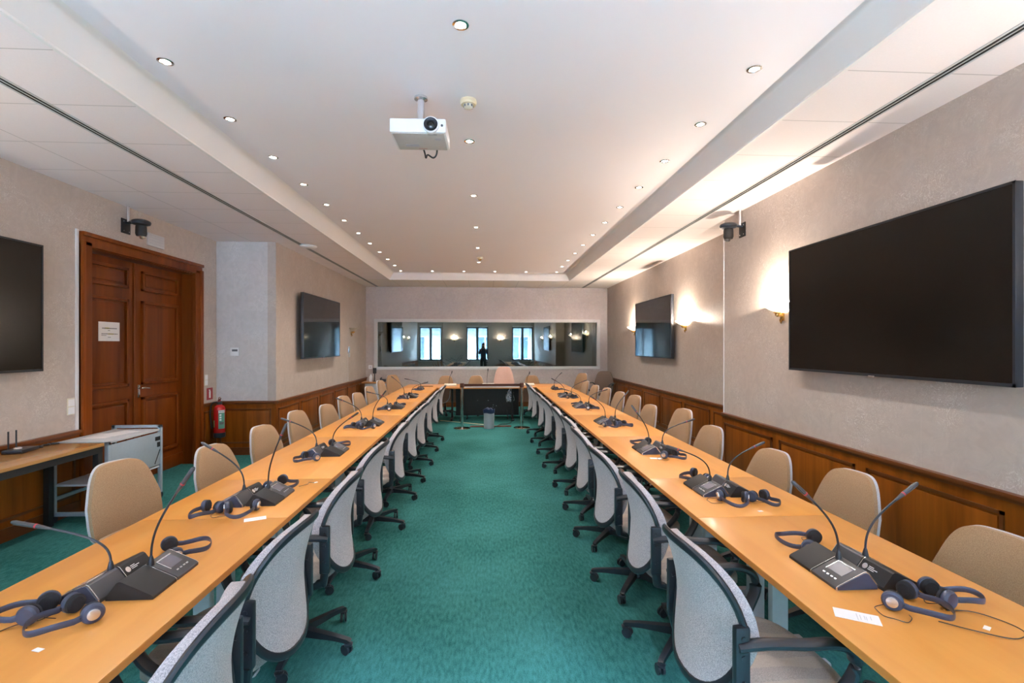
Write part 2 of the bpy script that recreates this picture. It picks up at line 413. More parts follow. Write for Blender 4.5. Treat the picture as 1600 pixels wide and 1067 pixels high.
def catmull(P, k=6, closed=False):
    P = [Vector(p) for p in P]; n_ = len(P); out = []
    rng = range(n_ if closed else n_ - 1)
    for i in rng:
        g = (lambda j: P[j % n_]) if closed else (lambda j: P[max(0, min(n_ - 1, j))])
        a, b_, c, d = g(i - 1), g(i), g(i + 1), g(i + 2)
        for q in range(k):
            t = q / k
            out.append(0.5 * ((2 * b_) + (c - a) * t + (2 * a - 5 * b_ + 4 * c - d) * t * t + (-a + 3 * b_ - 3 * c + d) * t**3))
    if not closed: out.append(P[-1])
    return out

# ------------------------------------------------------------------ room shell
ZC = 3.165; ZT = 3.32
XL = -3.98; XLF = -3.12; XR = 2.937; XRF = 3.287; YW = 7.40; YRW = 5.80; YF = 12.85
DY0, DY1, DZ = 5.02, 6.90, 2.66          # door opening in the left wall
BX, BY1 = 3.6, 15.2
WSC = 0.80

struct('floor', MB().box(-4.6, 4.0, YB - 0.4, YF + 0.1, -0.08, 0), carpet_m)
mb = MB(); mb.box(XL - .30, XL, YB, DY0, 0, ZC); mb.box(XL - .30, XL, DY0, DY1, DZ, ZC); mb.box(XL - .30, XL, DY1, YW + .12, 0, ZC)
struct('wall_left', mb, wp_x)
mb = MB(); mb.box(XL, XLF - .12, YW, YW + .12, 0, ZC)
struct('wall_left_return', mb, wp_daylit)
mb = MB(); mb.box(XLF - .12, XLF, YW, YF, 0, ZC)
struct('wall_left_far', mb, wp_x)
struct('wall_right', MB().box(XR, XR + .45, YB, YRW, 0, ZC), wp_x)
struct('wall_right_far', MB().box(XRF, XRF + .10, YRW, YF, 0, ZC), wp_x)
# far wall with the long glazed opening
GX0, GX1, GZ0, GZ1 = -2.86, 3.035, 1.035, 2.27
mb = MB()
mb.box(XLF - .12, GX0, YF, YF + .14, 0, ZC); mb.box(GX1, XRF + .1, YF, YF + .14, 0, ZC)
mb.box(GX0, GX1, YF, YF + .14, 0, GZ0); mb.box(GX0, GX1, YF, YF + .14, GZ1, ZC)
struct('wall_far', mb, wp_y)
# rear wall with three windows
mb = MB(); xs = [-4.3] + [v for ab in WIN_X for v in ab] + [3.4]
for i in range(0, 8, 2): mb.box(xs[i], xs[i + 1], YB - .35, YB, 0, ZC)
for a, b_ in WIN_X: mb.box(a, b_, YB - .35, YB, 0, WIN_Z[0]); mb.box(a, b_, YB - .35, YB, WIN_Z[1], ZC)
struct('wall_rear', mb, wp_y)
for i, (a, b_) in enumerate(WIN_X):
    wb = MB(); y0, y1 = YB - .22, YB - .14; z0, z1 = WIN_Z; mid = (a + b_) / 2
    for (p, q) in ((a, a + .07), (b_ - .07, b_), (mid - .07, mid + .07)): wb.box(p, q, y0, y1, z0, z1)
    wb.box(a, b_, y0, y1, z0, z0 + .08); wb.box(a, b_, y0, y1, z1 - .16, z1 - .08)
    w = struct('window_%d' % (i + 1), wb, frame_m)
    MB().box(a + .07, b_ - .07, YB - .185, YB - .175, z0 + .08, z1 - .16).build('window_pane', win_glass, w)
    MB().box(a + .02, b_ - .02, YB - .12, YB - .06, z1 - .08, z1, .01).build('blind_box', white_pl, w)
    MB().box(a - .04, b_ + .04, YB - .14, YB + .04, z0 - .03, z0, .005).build('window_sill', white_m, w)

# ceilings: soffit ring of tiles, sloping cove, raised tray
TX0, TX1, TY0, TY1 = -2.22, 2.00, -1.6, 11.40     # lower edge of the tray
UX0, UX1, UY0, UY1 = -2.08, 1.86, -1.45, 11.27    # upper edge
o = struct('ceiling_left', MB().box(-4.3, TX0, YB - .35, TY1, ZC, ZC + .06), tile_side)
o = struct('ceiling_right', MB().box(TX1, 3.5, YB - .35, TY1, ZC, ZC + .06), tile_right)
mb = MB(); mb.box(-4.3, 3.5, TY1, BY1, ZC, ZC + .06); mb.box(TX0, TX1, YB - .35, TY0, ZC, ZC + .06)
struct('ceiling_far', mb, tile_far)
struct('ceiling_tray', MB().box(UX0 - .3, UX1 + .3, UY0 - .3, UY1 + .3, ZT, ZT + .05), tray_m)
mb = MB()
rings = []
for i in range(7):
    t = i / 6.0; e = 1 - (1 - t)**1.6
    x0 = TX0 + (UX0 - TX0) * t; x1 = TX1 + (UX1 - TX1) * t; y0 = TY0 + (UY0 - TY0) * t; y1 = TY1 + (UY1 - TY1) * t
    z = ZC - .002 + (ZT - ZC + .004) * e
    rings.append([mb.bm.verts.new(c) for c in ((x0, y0, z), (x1, y0, z), (x1, y1, z), (x0, y1, z))])
for i in range(6):
    for k in range(4): mb.face([rings[i][k], rings[i][(k + 1) % 4], rings[i + 1][(k + 1) % 4], rings[i + 1][k]])
struct('trim_1', mb, white_m)
# small painted bead around the tray's lower edge
mb = MB()
for (a, b_, c, d) in ((TX0 - .02, TX0 + .004, TY0, TY1 + .02), (TX1 - .004, TX1 + .02, TY0, TY1 + .02), (TX0, TX1, TY1 - .004, TY1 + .02)):
    mb.box(a, b_, c, d, ZC - .010, ZC + .004)
struct('trim_2', mb, white_m)

# wainscot: frame board, raised panels, cap rail, plinth ; along = axis of run
def wainscot(name, axis, pos, side, a0, a1, n_, skip=None):
    """axis 'y': board on plane x=pos, side=+1 projects to +x."""
    mb = MB()
    def bx(d0, d1, p0, p1, z0, z1, mat, bev=0):
        mb.use(mat)
        lo, hi = sorted((pos + side * d0, pos + side * d1))
        if axis == 'y': mb.box(lo, hi, p0, p1, z0, z1, bev)
        else: mb.box(p0, p1, lo, hi, z0, z1, bev)
    bx(-.02, .018, a0, a1, 0, WSC - .02, panel_m)
    bx(-.02, .045, a0, a1, WSC - .03, WSC, rail_m, .006)
    bx(-.02, .030, a0, a1, WSC - .05, WSC - .03, rail_m)
    bx(-.02, .030, a0, a1, 0, .11, rail_m)
    L = (a1 - a0) / n_
    for i in range(n_):
        p0 = a0 + L * i + .06; p1 = a0 + L * (i + 1) - .06
        # ogee moulding as a raised frame and the field inside it
        bx(.010, .030, p0, p1, .17, .19, rail_m); bx(.010, .030, p0, p1, .665, .685, rail_m)
        bx(.010, .030, p0, p0 + .02, .17, .685, rail_m); bx(.010, .030, p1 - .02, p1, .17, .685, rail_m)
        bx(.010, .025, p0 + .035, p1 - .035, .205, .65, panel_m, .006)
    return struct(name, mb)
wainscot('trim_3', 'y', XR, -1, YB, YRW, 8)
wainscot('trim_4', 'y', XRF, -1, YRW, YF, 7)
wainscot('trim_5', 'y', XL, 1, YB, 4.955, 8)
wainscot('trim_6', 'y', XL, 1, 6.985, YW, 1)
wainscot('trim_7', 'x', YW, -1, XL, XLF, 1)
wainscot('trim_8', 'y', XLF, 1, YW - .02, YF, 6)
MB_ = MB().box(XLF, XRF, YF - .02, YF, 0, .14, .004); struct('baseboard_far', MB_, rail_m)
struct('trim_9', MB().box(XR - .006, XR + .004, YRW - .010, YRW + .004, WSC, ZC), white_m)
struct('trim_10', MB().box(XL - .002, XL + .012, 4.925, 4.955, WSC, 2.76), white_m)

# glazed opening frame + panes
wb = MB(); f0, f1 = YF - .035, YF + .10
wb.box(GX0 - .045, GX0 + .04, f0, f1, GZ0 - .045, GZ1 + .05, .006); wb.box(GX1 - .04, GX1 + .045, f0, f1, GZ0 - .045, GZ1 + .05, .006)
wb.box(GX0, GX1, f0, f1, GZ0 - .045, GZ0 + .03, .006); wb.box(GX0, GX1, f0, f1, GZ1 - .03, GZ1 + .05, .006)
w4 = struct('window_4', wb, winframe_m)
jx = [GX0 + .03, -1.13, 1.20, GX1 - .03]
for i in range(3):
    MB().box(jx[i] + .004, jx[i + 1] - .004, YF + .03, YF + .04, GZ0 + .025, GZ1 - .025).build('glass_pane', glass_film, w4)
# interpreters' booth behind the glass
mb = MB(); mb.box(-3.3, -3.2, YF + .14, BY1, 0, ZC); mb.box(3.4, 3.5, YF + .14, BY1, 0, ZC); mb.box(-3.3, 3.5, BY1, BY1 + .1, 0, ZC)
struct('wall_booth', mb, booth_m)
struct('floor_booth', MB().box(-3.3, 3.5, YF + .1, BY1, -.08, 0.002), booth_m)

# door: double leaf, moulded panels, in a deep casing
cas = MB(); cas.use(door_m)
x0 = XL - .02
for (a, b_) in ((DY0 - .065, DY0 + .07), (DY1 - .07, DY1 + .085)):
    cas.box(x0, XL + .035, a, b_, 0, DZ + .0, .008)
    cas.box(x0, XL + .055, a + (.0 if a < 6 else .10), a + (.035 if a < 6 else .155), 0, DZ, .006)
cas.box(x0, XL + .035, DY0 - .065, DY1 + .085, DZ - .05, DZ + .085, .008)
cas.box(x0, XL + .060, DY0 - .065, DY1 + .085, DZ + .045, DZ + .085, .006)
cas.box(XL - .22, XL, DY0, DY0 + .035, 0, DZ); cas.box(XL - .22, XL, DY1 - .035, DY1, 0, DZ); cas.box(XL - .22, XL, DY0, DY1, DZ - .06, DZ - .0)
door = struct('door_1', cas)
ym = (DY0 + DY1) / 2
for k, (a, b_) in enumerate(((DY0 + .037, ym - .003), (ym + .003, DY1 - .037))):
    lb = MB(); xf = XL - .17
    lb.box(xf - .045, xf, a, b_, .008, DZ - .062)
    for (z0, z1) in ((.27, 1.00), (1.15, 2.16), (2.28, 2.52)):
        p0, p1 = a + .11, b_ - .11
        # sunken moulding and raised field
        lb.box(xf - .004, xf + .028, p0, p1, z0, z0 + .035, .005); lb.box(xf - .004, xf + .028, p0, p1, z1 - .035, z1, .005)
        lb.box(xf - .004, xf + .028, p0, p0 + .035, z0, z1, .005); lb.box(xf - .004, xf + .028, p1 - .035, p1, z0, z1, .005)
        lb.box(xf - .004, xf + .014, p0 + .06, p1 - .06, z0 + .06, z1 - .06, .008)
    lb.box(xf - .004, xf + .014, a, b_, .008, .17, .004)
    if k == 0: lb.box(xf - .004, xf + .014, b_ - .02, b_ + .012, .01, DZ - .065, .004)
    lf = lb.build('door_leaf', door_m, door)
    if k == 1:
        hb = MB(); hb.cyl((xf, a + .07, 1.115), (xf + .05, a + .07, 1.115), .009); hb.tube([(xf + .05, a + .065, 1.115), (xf + .055, a + .10, 1.112), (xf + .05, a + .185, 1.10)], .009)
        hb.box(xf, xf + .006, a + .05, a + .09, 1.00, 1.15, .003)
        hb.build('door_handle', chrome_m, lf)

def lines(mb, mat, rows, f):
    """rows of short dashes standing in for unreadable small print; f(u,v)->matrix corners"""
    for r_ in rows:
        f(mb, mat, *r_)
# notice on the door's left leaf
nt = thing('paper_notice', 'white typed paper notice with yellow highlights taped to the wooden door', 'notice', (XL - .1545, 5.56, 1.775))
MB().box(-.001, .0015, -.15, .15, -.105, .105).build('sheet', paper_m, nt)
mb = MB()
for (y0, y1, z0, z1, m_) in ((-.10, .11, .030, .040, ink_m), (-.06, .0, .029, .044, yellow_m), (-.02, .01, .008, .015, ink_m), (-.11, .12, -.030, -.022, ink_m), (-.02, .06, -.033, -.020, yellow_m), (-.11, -.04, -.046, -.040, ink_m), (-.02, .02, -.066, -.060, ink_m)):
    mb.use(m_)
    if m_ is ink_m:
        y = y0
        while y < y1:
            wd = random.uniform(.008, .022); mb.box(.0015, .0022, y, min(y + wd, y1), z0, z1); y += wd + .004
    else: mb.box(.0015, .0019, y0, y1, z0, z1)
mb.build('print', None, nt)
# plate above the door
pl_ = thing('wall_plate', 'grey lined plate on the wall above the double door', 'sign', (XL + .012, 6.06, 2.88))
MB().box(-.012, .012, -.14, .14, -.075, .075, .004).build('plate', palegray_m, pl_)
mb = MB()
for z in (-.045, -.01, .025, .05): mb.box(.012, .0135, -.12, .12, z, z + .004)
mb.build('line', paleink_m, pl_)

# ------------------------------------------------------------------ ceiling fittings
def spot(parent, x, y, z, w):
    ld = bpy.data.lights.new('downlight_spot', 'SPOT'); ld.energy = w; ld.color = (1.0, 0.92, 0.84)
    ld.spot_size = R(120); ld.spot_blend = 0.9; ld.shadow_soft_size = 0.03
    lo = bpy.data.objects.new('downlight_spot', ld); C.objects.link(lo); lo.location = (x, y, z); lo.parent = parent
def downlight_proto():
    t = thing('recessed_downlight', '', 'downlight', (0, 0, ZT))
    MB().lathe([(.044, .002), (.044, -.004), (.030, -.006), (.028, .0), (.044, .002)], seg=24).build('trim_ring', chrome_m, t)
    MB().lathe([(0, -.002), (.024, -.002), (.027, .0), (0, .001)], seg=20).build('bulb', bulb_m, t)
    return t
dl0 = downlight_proto(); dlt = tree(dl0)
spots = []
for i in range(12): spots.append((-1.91, 3.0 + .735 * i, f'lit recessed downlight in the left column of the tray ceiling, {nth(i)}'))
for i in range(11): spots.append((1.65, 2.88 + .742 * i, f'lit recessed downlight in the right column of the tray ceiling, {nth(i)}'))
spots.append((1.65, 11.08, 'lit recessed downlight in the far right corner of the tray ceiling'))
for i in range(6): spots.append((-.13, 2.57 + 1.46 * i, f'lit recessed downlight in the middle column of the tray ceiling, {nth(i)}'))
for i, x in enumerate((-1.2, -.485, .225, .94)): spots.append((x, 11.08, f"{['leftmost', 'second from the left', 'third from the left', 'rightmost'][i]} of the four downlights between the corners of the far row"))
spots.append((-1.91, .8, 'x')); spots.append((1.65, .7, 'x')); 
for i, (x, y, lab) in enumerate(spots):
    if lab == 'x': continue
    if i == 0:
        d = dl0; d.location = (x, y, ZT); d['label'] = lab; d['group'] = 'recessed downlights in the tray ceiling'
    else: d = dup(dlt, lab, (x, y, ZT), group='recessed downlights in the tray ceiling')
    spot(d, 0, 0, -.012, DOWNLIGHT_W)

def diffuser(x, y0, y1, lab):
    t = thing('air_slot_diffuser', lab, 'air vent', (x, (y0 + y1) / 2, ZC), group='slot diffusers in the side ceilings')
    h = (y1 - y0) / 2
    mb = MB()
    for (a, b_) in ((-.040, -.026), (-.003, .003), (.026, .040)): mb.box(a, b_, -h, h, -.005, .001)
    mb.build('frame', palegray_m, t)
    MB().box(-.026, .026, -h, h, -.0015, .001).build('dark_slot', slot_m, t)
diffuser(-2.81, YB + .05, YF - .05, 'long dark double slot air vent running along the left ceiling')
diffuser(2.60, YB + .05, YF - .05, 'long dark double slot air vent running along the right ceiling')

t = thing('smoke_detector', 'ivory round smoke detector on the ceiling right of the projector', 'smoke detector', (-.116, 3.36, ZT))
MB().lathe([(0, .0), (.055, .0), (.058, -.02), (.050, -.034), (0, -.034)], seg=28).build('base', ivory_m, t)
mb = MB(); mb.lathe([(.034, -.034), (.030, -.052), (.018, -.060), (0, -.061)], seg=24); mb.build('sensor_head', cream_m, t)
mb = MB()
for k in range(8):
    a = k * PI / 4; M = Matrix.Rotation(a, 4, 'Z'); mb.box(.031, .0345, -.005, .005, -.05, -.036, M=M)
mb.build('vent', ink_m, t)
t = thing('smoke_detector', 'ivory round smoke detector at the far end of the tray ceiling', 'smoke detector', (-.1, 9.33, ZT))
MB().lathe([(0, .0), (.055, .0), (.058, -.02), (.050, -.034), (0, -.034)], seg=28).build('base', ivory_m, t)
MB().lathe([(.034, -.034), (.030, -.052), (.018, -.060), (0, -.061)], seg=24).build('sensor_head', brass_m, t)
t = thing('wifi_access_point', 'white domed wireless access point on the left ceiling slot', 'access point', (-2.72, 7.6, ZC - .006))
MB().lathe([(0, .0), (.125, .0), (.13, -.015), (.11, -.032), (.05, -.042), (0, -.043)], seg=32).build('housing', white_pl, t)
MB().lathe([(.035, -.0415), (.033, -.0455), (0, -.046)], seg=20).build('logo_disc', palegray_m, t)

# projector
t = thing('ceiling_projector', 'white projector hanging from the tray ceiling on a short pole', 'projector', (-.43, 3.28, 3.035), R(-1))
mb = MB(); mb.box(-.18, .18, -.15, .14, -.045, .045, .012); body = mb.build('housing', white_pl, t)
mb = MB(); mb.box(-.165, .165, -.135, .125, -.0485, -.044, .002); mb.build('underside', plain('projector_gray', (.50, .48, .47), .5), body)
mb = MB(); mb.use(paleink_m); mb.box(-.11, -.02, .03, .07, -.0495, -.048); mb.box(.10, .14, -.07, -.04, -.0495, -.048); mb.use(ink_m); mb.box(.06, .12, -.126, -.120, -.0495, -.048); mb.use(redled_m); mb.box(-.03, .03, .098, .101, -.0495, -.048)
mb.build('label_print', None, body)
M = Matrix.Translation((.085, -.15, .002)) @ Matrix.Rotation(PI / 2, 4, 'X')
mb = MB(); mb.use(white_pl).lathe([(.052, -.02), (.052, .010), (.044, .016)], M=M, seg=32)
mb.use(black_pl).lathe([(.044, .016), (.038, .012), (.034, .022), (.026, .020), (.022, .010)], M=M, seg=32); mb.use(screen_m).lathe([(.022, .010), (.012, .014), (0, .015)], M=M, seg=32)
mb.build('lens', None, t)
MB().lathe([(0, .0), (.008, 0), (.008, .003), (0, .003)], M=Matrix.Translation((.155, -.15, .0)) @ Matrix.Rotation(PI / 2, 4, 'X'), seg=12).build('sensor', ink_m, t)
mb = MB(); mb.cyl((-.01, .06, .06), (-.01, .06, .275), .024); mb.lathe([(0, .284), (.045, .284), (.045, .270), (.024, .262)], cx=-.01, cy=.06)
mb.build('ceiling_pole', silver_m, t)
mb = MB()
for (x, y) in ((-.13, -.08), (.11, -.08), (-.12, .11), (.10, .11)): mb.tube([(-.01, .06, .068), (x * .8, y * .8, .066), (x, y, .045)], .006)
mb.lathe([(0, .075), (.05, .075), (.05, .06), (0, .06)], cx=-.01, cy=.06)
mb.build('mount_arm', silver_m, t)
MB().tube(catmull([(-.02, .14, .01), (.0, .17, -.05), (.01, .16, -.09), (.02, .18, -.06), (.06, .17, -.085), (.085, .16, -.06), (.09, .14, .0)]), .006).build('cable', black_pl, t)

# ceiling-mounted dome cameras on the side walls
def ptz(x, y, s, lab, lens_shiny):
    t = thing('conference_camera', lab, 'camera', (x, y, 2.94))
    mb = MB(); mb.box(min(0, s * .012), max(0, s * .012), -.065, .065, -.08, .08, .003); mb.build('wall_plate', black_mat, t)
    mb = MB()
    for (yy, zz) in ((-.04, -.055), (.04, -.055), (-.04, .05)): mb.cyl((s * .012, yy, zz), (s * .016, yy, zz), .006)
    mb.build('bolt', silver_m, t)
    MB().cyl((s * .03, 0, .05), (s * .03, 0, ZC - 2.94), .016).build('pole', silver_m, t)
    mb = MB(); mb.tube([(s * .01, 0, .045), (s * .10, 0, .045)], .022, sx=.6)
    mb.lathe([(0, .075), (.06, .074), (.088, .06), (.094, .045), (.085, .022), (.05, .010), (0, .010)], cx=s * .17, seg=32)
    mb.build('bracket_dome', black_pl, t)
    hb = MB(); hb.lathe([(0, .012), (.045, .012), (.052, 0), (.054, -.08), (.046, -.105), (0, -.105)], cx=s * .17, seg=28)
    hd = hb.build('camera_head', black_mat, t)
    M = Matrix.Translation((s * .17, 0, -.075)) @ Matrix.Rotation(R(35), 4, 'X') @ Matrix.Rotation(PI, 4, 'X')
    MB().lathe([(.034, 0), (.034, .05), (.028, .056), (.022, .052), (0, .054)], M=M).build('lens', lens_shiny, hd)
ptz(XL, 5.58, 1, 'black dome camera hanging from a wall bracket above the double door', silver_m)
ptz(XR, 5.36, -1, 'black dome camera hanging from a wall bracket above the right wall sconce', gray_pl)

# ------------------------------------------------------------------ wall lamps
def sconce(x, y, s, lab, lit=True, face='x', power=1.0):
    rz = {('x', 1): 0, ('x', -1): PI, ('y', 1): PI / 2}[(face, s)]
    t = thing('wall_sconce', lab, 'wall lamp', (x, y, 2.03), rz, group='lit glass bowl sconces' if lit else None)
    # shallow wide bowl, flat side to the wall; local +x leaves the wall
    mb = MB(); prof = [(0.02, -.075), (.07, -.070), (.13, -.052), (.18, -.025), (.215, .0), (.205, .0), (.17, -.022), (.12, -.046), (.06, -.062), (.02, -.066)]
    M = Matrix.Translation((.012, 0, 0)) @ Matrix.Diagonal((.72, 1, 1, 1))
    mb.lathe(prof, seg=28, a0=-PI / 2, a1=PI / 2, M=M)
    mb.build('glass_shade', shade_m if lit else shade_off, t)
    mb = MB(); mb.lathe([(0, -.075), (.035, -.076), (.038, -.088), (.022, -.094), (.022, -.115), (0, -.115)], cx=.055)
    mb.box(0, .055, -.018, .018, -.125, -.095, .004); mb.box(0, .012, -.03, .03, -.165, -.085, .004)
    mb.lathe([(0, -.20), (.012, -.17), (.016, -.15), (0, -.15)], cx=.018)
    mb.build('brass_arm', brass_m, t)
    if lit:
        MB().sphere((.07, 0, -.015), .017, sc=(1, 1, 1.3)).build('bulb', bulb_m, t)
        ld = bpy.data.lights.new('sconce_bulb', 'POINT'); ld.energy = SCONCE_W * power; ld.color = (1.0, 0.84, 0.68); ld.shadow_soft_size = 0.015
        lo = bpy.data.objects.new('sconce_bulb', ld); C.objects.link(lo); lo.location = (.075, 0, .026); lo.parent = t
sconce(XR, 4.62, -1, 'lit glass bowl sconce beside the large screen on the near right wall')
sconce(XRF, 7.75, -1, 'lit glass bowl sconce on the right wall, near side of the smaller far screen')
sconce(XRF, 10.45, -1, 'lit glass bowl sconce on the right wall beyond the smaller far screen')
sconce(XLF, 11.45, 1, 'unlit glass bowl sconce on the left wall beyond the far screen', lit=False)
sconce(XR, 1.35, -1, 'lit glass bowl sconce on the right wall, near side of the very large screen', power=.6)
sconce(XL, 2.25, 1, 'lit glass bowl sconce on the left wall, near side of the large screen', power=.45)
sconce(XL, .70, 1, 'lit glass bowl sconce on the left wall closest to the windows', power=.45)
sconce(-1.82, YB, 1, 'lit glass bowl sconce on the window wall, left of the middle window', face='y')
sconce(.92, YB, 1, 'lit glass bowl sconce on the window wall, right of the middle window', face='y')

# ------------------------------------------------------------------ screens
def tv(x, y0, y1, s, wallx, lab, mat, z0=1.395, z1=2.505, tilt=0.0, grp=None):
    t = thing('wall_screen', lab, 'television', (x, (y0 + y1) / 2, (z0 + z1) / 2), tilt, group='large black wall screens')
    h = (y1 - y0) / 2; v = (z1 - z0) / 2
    mb = MB(); mb.box(-.045 * s if s > 0 else 0, 0 if s > 0 else .045, -h, h, -v, v, .006)
    mb.build('casing', black_pl, t)
    mb = MB(); lo_, hi_ = sorted((s * .0, s * .006))
    mb.box(lo_, hi_, -h, h, v - .014, v); mb.box(lo_, hi_, -h, h, -v, -v + .020); mb.box(lo_, hi_, -h, -h + .014, -v, v); mb.box(lo_, hi_, h - .014, h, -v, v)
    mb.build('bezel', black_pl, t)
    lo_, hi_ = sorted((s * .0, s * .002))
    MB().box(lo_, hi_, -h + .012, h - .012, -v + .018, v - .012).build('screen', mat, t)
    MB().box(min(s * .002, s * .008), max(s * .002, s * .008), -.03, .03, -v - .008, -v + .006, .002).build('sensor_bar', silver_m, t)
    d = abs(wallx - x); lo_, hi_ = sorted((-s * .044, -s * (d + .0)))
    mb = MB(); mb.box(lo_, hi_, -.28, .28, -.2, .2)
    mb.build('wall_bracket', black_mat, t)
    return t
tv(2.835, 2.43, 4.36, -1, XR, 'very large black screen on the near right wall beside the lit sconce', screen_matte)
tv(3.18, 8.10, 10.08, -1, XRF, 'large black screen between two lit sconces on the far right wall', screen_m)
tv(-2.995, 8.14, 10.15, 1, XLF, 'large black screen on the left wall beyond the pale corner', screen_m, z0=1.40)
tv(-3.90, 2.56, 4.49, 1, XL, 'large black screen cut by the left edge, above the side desk', screen_matte)

# ------------------------------------------------------------------ small wall items
def switch(x, y, z, axis, lab, n_=2, mat=cream_m):
    t = thing('light_switch', lab, 'light switch', (x, y, z), 0 if axis == 'x' else -PI / 2)
    MB().box(0, .010, -.042, .042, -.08, .08, .003).build('plate', mat, t)
    for k in range(n_): MB().box(.010, .014, -.034, .034, -.072 + .075 * k, -.005 + .075 * k, .002).build('rocker', white_pl, t)
switch(XL, 4.87, 1.035, 'x', 'cream double light switch left of the wooden door')
switch(XL, 7.12, 1.13, 'x', 'cream double light switch right of the wooden door, above the red sign')
t = thing('thermostat', 'small white thermostat with dark display on the pale return wall', 'thermostat', (-3.71, YW - .001, 1.53))
MB().box(-.06, .06, -.022, 0, -.06, .06, .005).build('housing', white_pl, t)
MB().box(-.035, .045, -.024, -.021, .005, .035).build('display', ink_m, t)
t = thing('fire_extinguisher_sign', 'red square sign with white extinguisher symbol on the wall', 'sign', (XL + .001, 7.22, .925))
MB().box(0, .003, -.075, .075, -.085, .085).build('plate', signred_m, t)
mb = MB(); mb.box(.003, .0045, -.020, .020, -.06, .035, .0); mb.box(.003, .0045, -.012, .012, .035, .05); mb.box(.003, .0045, -.028, .008, .05, .06)
mb.build('symbol', paper_m, t)
t = thing('fire_extinguisher', 'red fire extinguisher with black foot and green label hung in the corner', 'fire extinguisher', (-3.83, 7.20, .30))
MB().lathe([(0, .05), (.068, .05), (.075, .065), (.076, .40), (.066, .44), (.035, .465), (.028, .475), (0, .475)], seg=32).build('cylinder', red_m, t)
MB().lathe([(0, 0), (.072, 0), (.078, .01), (.078, .065), (.074, .07), (0, .07)], seg=32).build('foot', black_pl, t)
mb = MB(); mb.lathe([(.030, .47), (.036, .475), (.036, .50), (.02, .51), (0, .51)]); mb.tube([(-.02, 0, .50), (.02, -.03, .515), (.06, -.07, .52)], .009); mb.tube([(-.02, 0, .53), (.02, -.03, .54), (.05, -.06, .56)], .007); mb.build('handle', black_pl, t)
MB().cyl((0, 0, .50), (.0, .0, .55), .016).build('valve', red_m, t)
MB().tube([(.012 + .018 * math.cos(a), -.015, .56 + .018 * math.sin(a)) for a in [2 * PI * k / 12 for k in range(12)]], .003, closed=True).build('pin_ring', brass_m, t)
MB().tube(catmull([(-.01, -.01, .505), (-.07, -.06, .49), (-.10, -.05, .36), (-.09, -.05, .2), (-.075, -.045, .13)]), .010).build('hose', black_pl, t)
def arc_patch(mb, a0, a1, z0, z1, r=.0768):
    n_ = 8
    A = [mb.bm.verts.new((r * math.cos(a0 + (a1 - a0) * k / n_), r * math.sin(a0 + (a1 - a0) * k / n_), z0)) for k in range(n_ + 1)]
    B = [mb.bm.verts.new((r * math.cos(a0 + (a1 - a0) * k / n_), r * math.sin(a0 + (a1 - a0) * k / n_), z1)) for k in range(n_ + 1)]
    for k in range(n_): mb.face([A[k], A[k + 1], B[k + 1], B[k]])
mb = MB(); mb.use(green_m); arc_patch(mb, R(-72), R(-5), .13, .355); mb.use(paper_m); arc_patch(mb, R(-72), R(-5), .357, .395, .0770)
for z in (.315, .28, .245): arc_patch(mb, R(-62), R(-44), z, z + .024, .0775)
mb.use(ink_m); arc_patch(mb, R(-60), R(-20), .19, .225, .0776)
mb.use(lime_m); arc_patch(mb, R(-135), R(-112), .15, .25)
mb.build('label', None, t)
def text(body, size, mat, parent, loc, rot, name='lettering', ext=.0004):
    cu = bpy.data.curves.new(name, 'FONT'); cu.body = body; cu.size = size; cu.extrude = ext; cu.align_x = 'CENTER'; cu.align_y = 'CENTER'
    cu.materials.append(mat)
    tmp = bpy.data.objects.new(name, cu); C.objects.link(tmp)
    dg = bpy.context.evaluated_depsgraph_get(); me = bpy.data.meshes.new_from_object(tmp.evaluated_get(dg))
    bpy.data.objects.remove(tmp)
    o = bpy.data.objects.new(name, me); C.objects.link(o); o.parent = parent; o.location = loc; o.rotation_euler = rot
    return o
text('ANAF', .030, ink_m, t, (.0775 * math.cos(R(-38)), .0775 * math.sin(R(-38)), .376), (PI / 2, 0, R(52)), 'label_lettering')
# wall-hung remote controller and its cable under the unlit sconce
t = thing('wall_controller', 'small silver wall controller with cable below the unlit sconce', 'wall controller', (XLF, 11.2, 1.48))
MB().box(0, .03, -.05, .05, -.04, .12, .01).build('housing', silver_m, t)
MB().box(.01, .045, -.03, .03, -.12, -.02, .01).build('handset', palegray_m, t)
MB().tube([(.008, -.02, -.05), (.008, -.03, -.3), (.008, -.02, -.66)], .004).build('cable', white_pl, t)
t = thing('wall_socket', 'white wall socket at the left end of the far wall', 'socket', (-3.0, YF, 1.06))
MB().box(-.05, .05, -.014, 0, -.05, .05, .004).build('plate', white_pl, t)
MB().lathe([(0, 0), (.018, 0), (.018, .003), (0, .003)], M=Matrix.Translation((0, -.013, 0)) @ Matrix.Rotation(PI / 2, 4, 'X')).build('outlet', paleink_m, t)

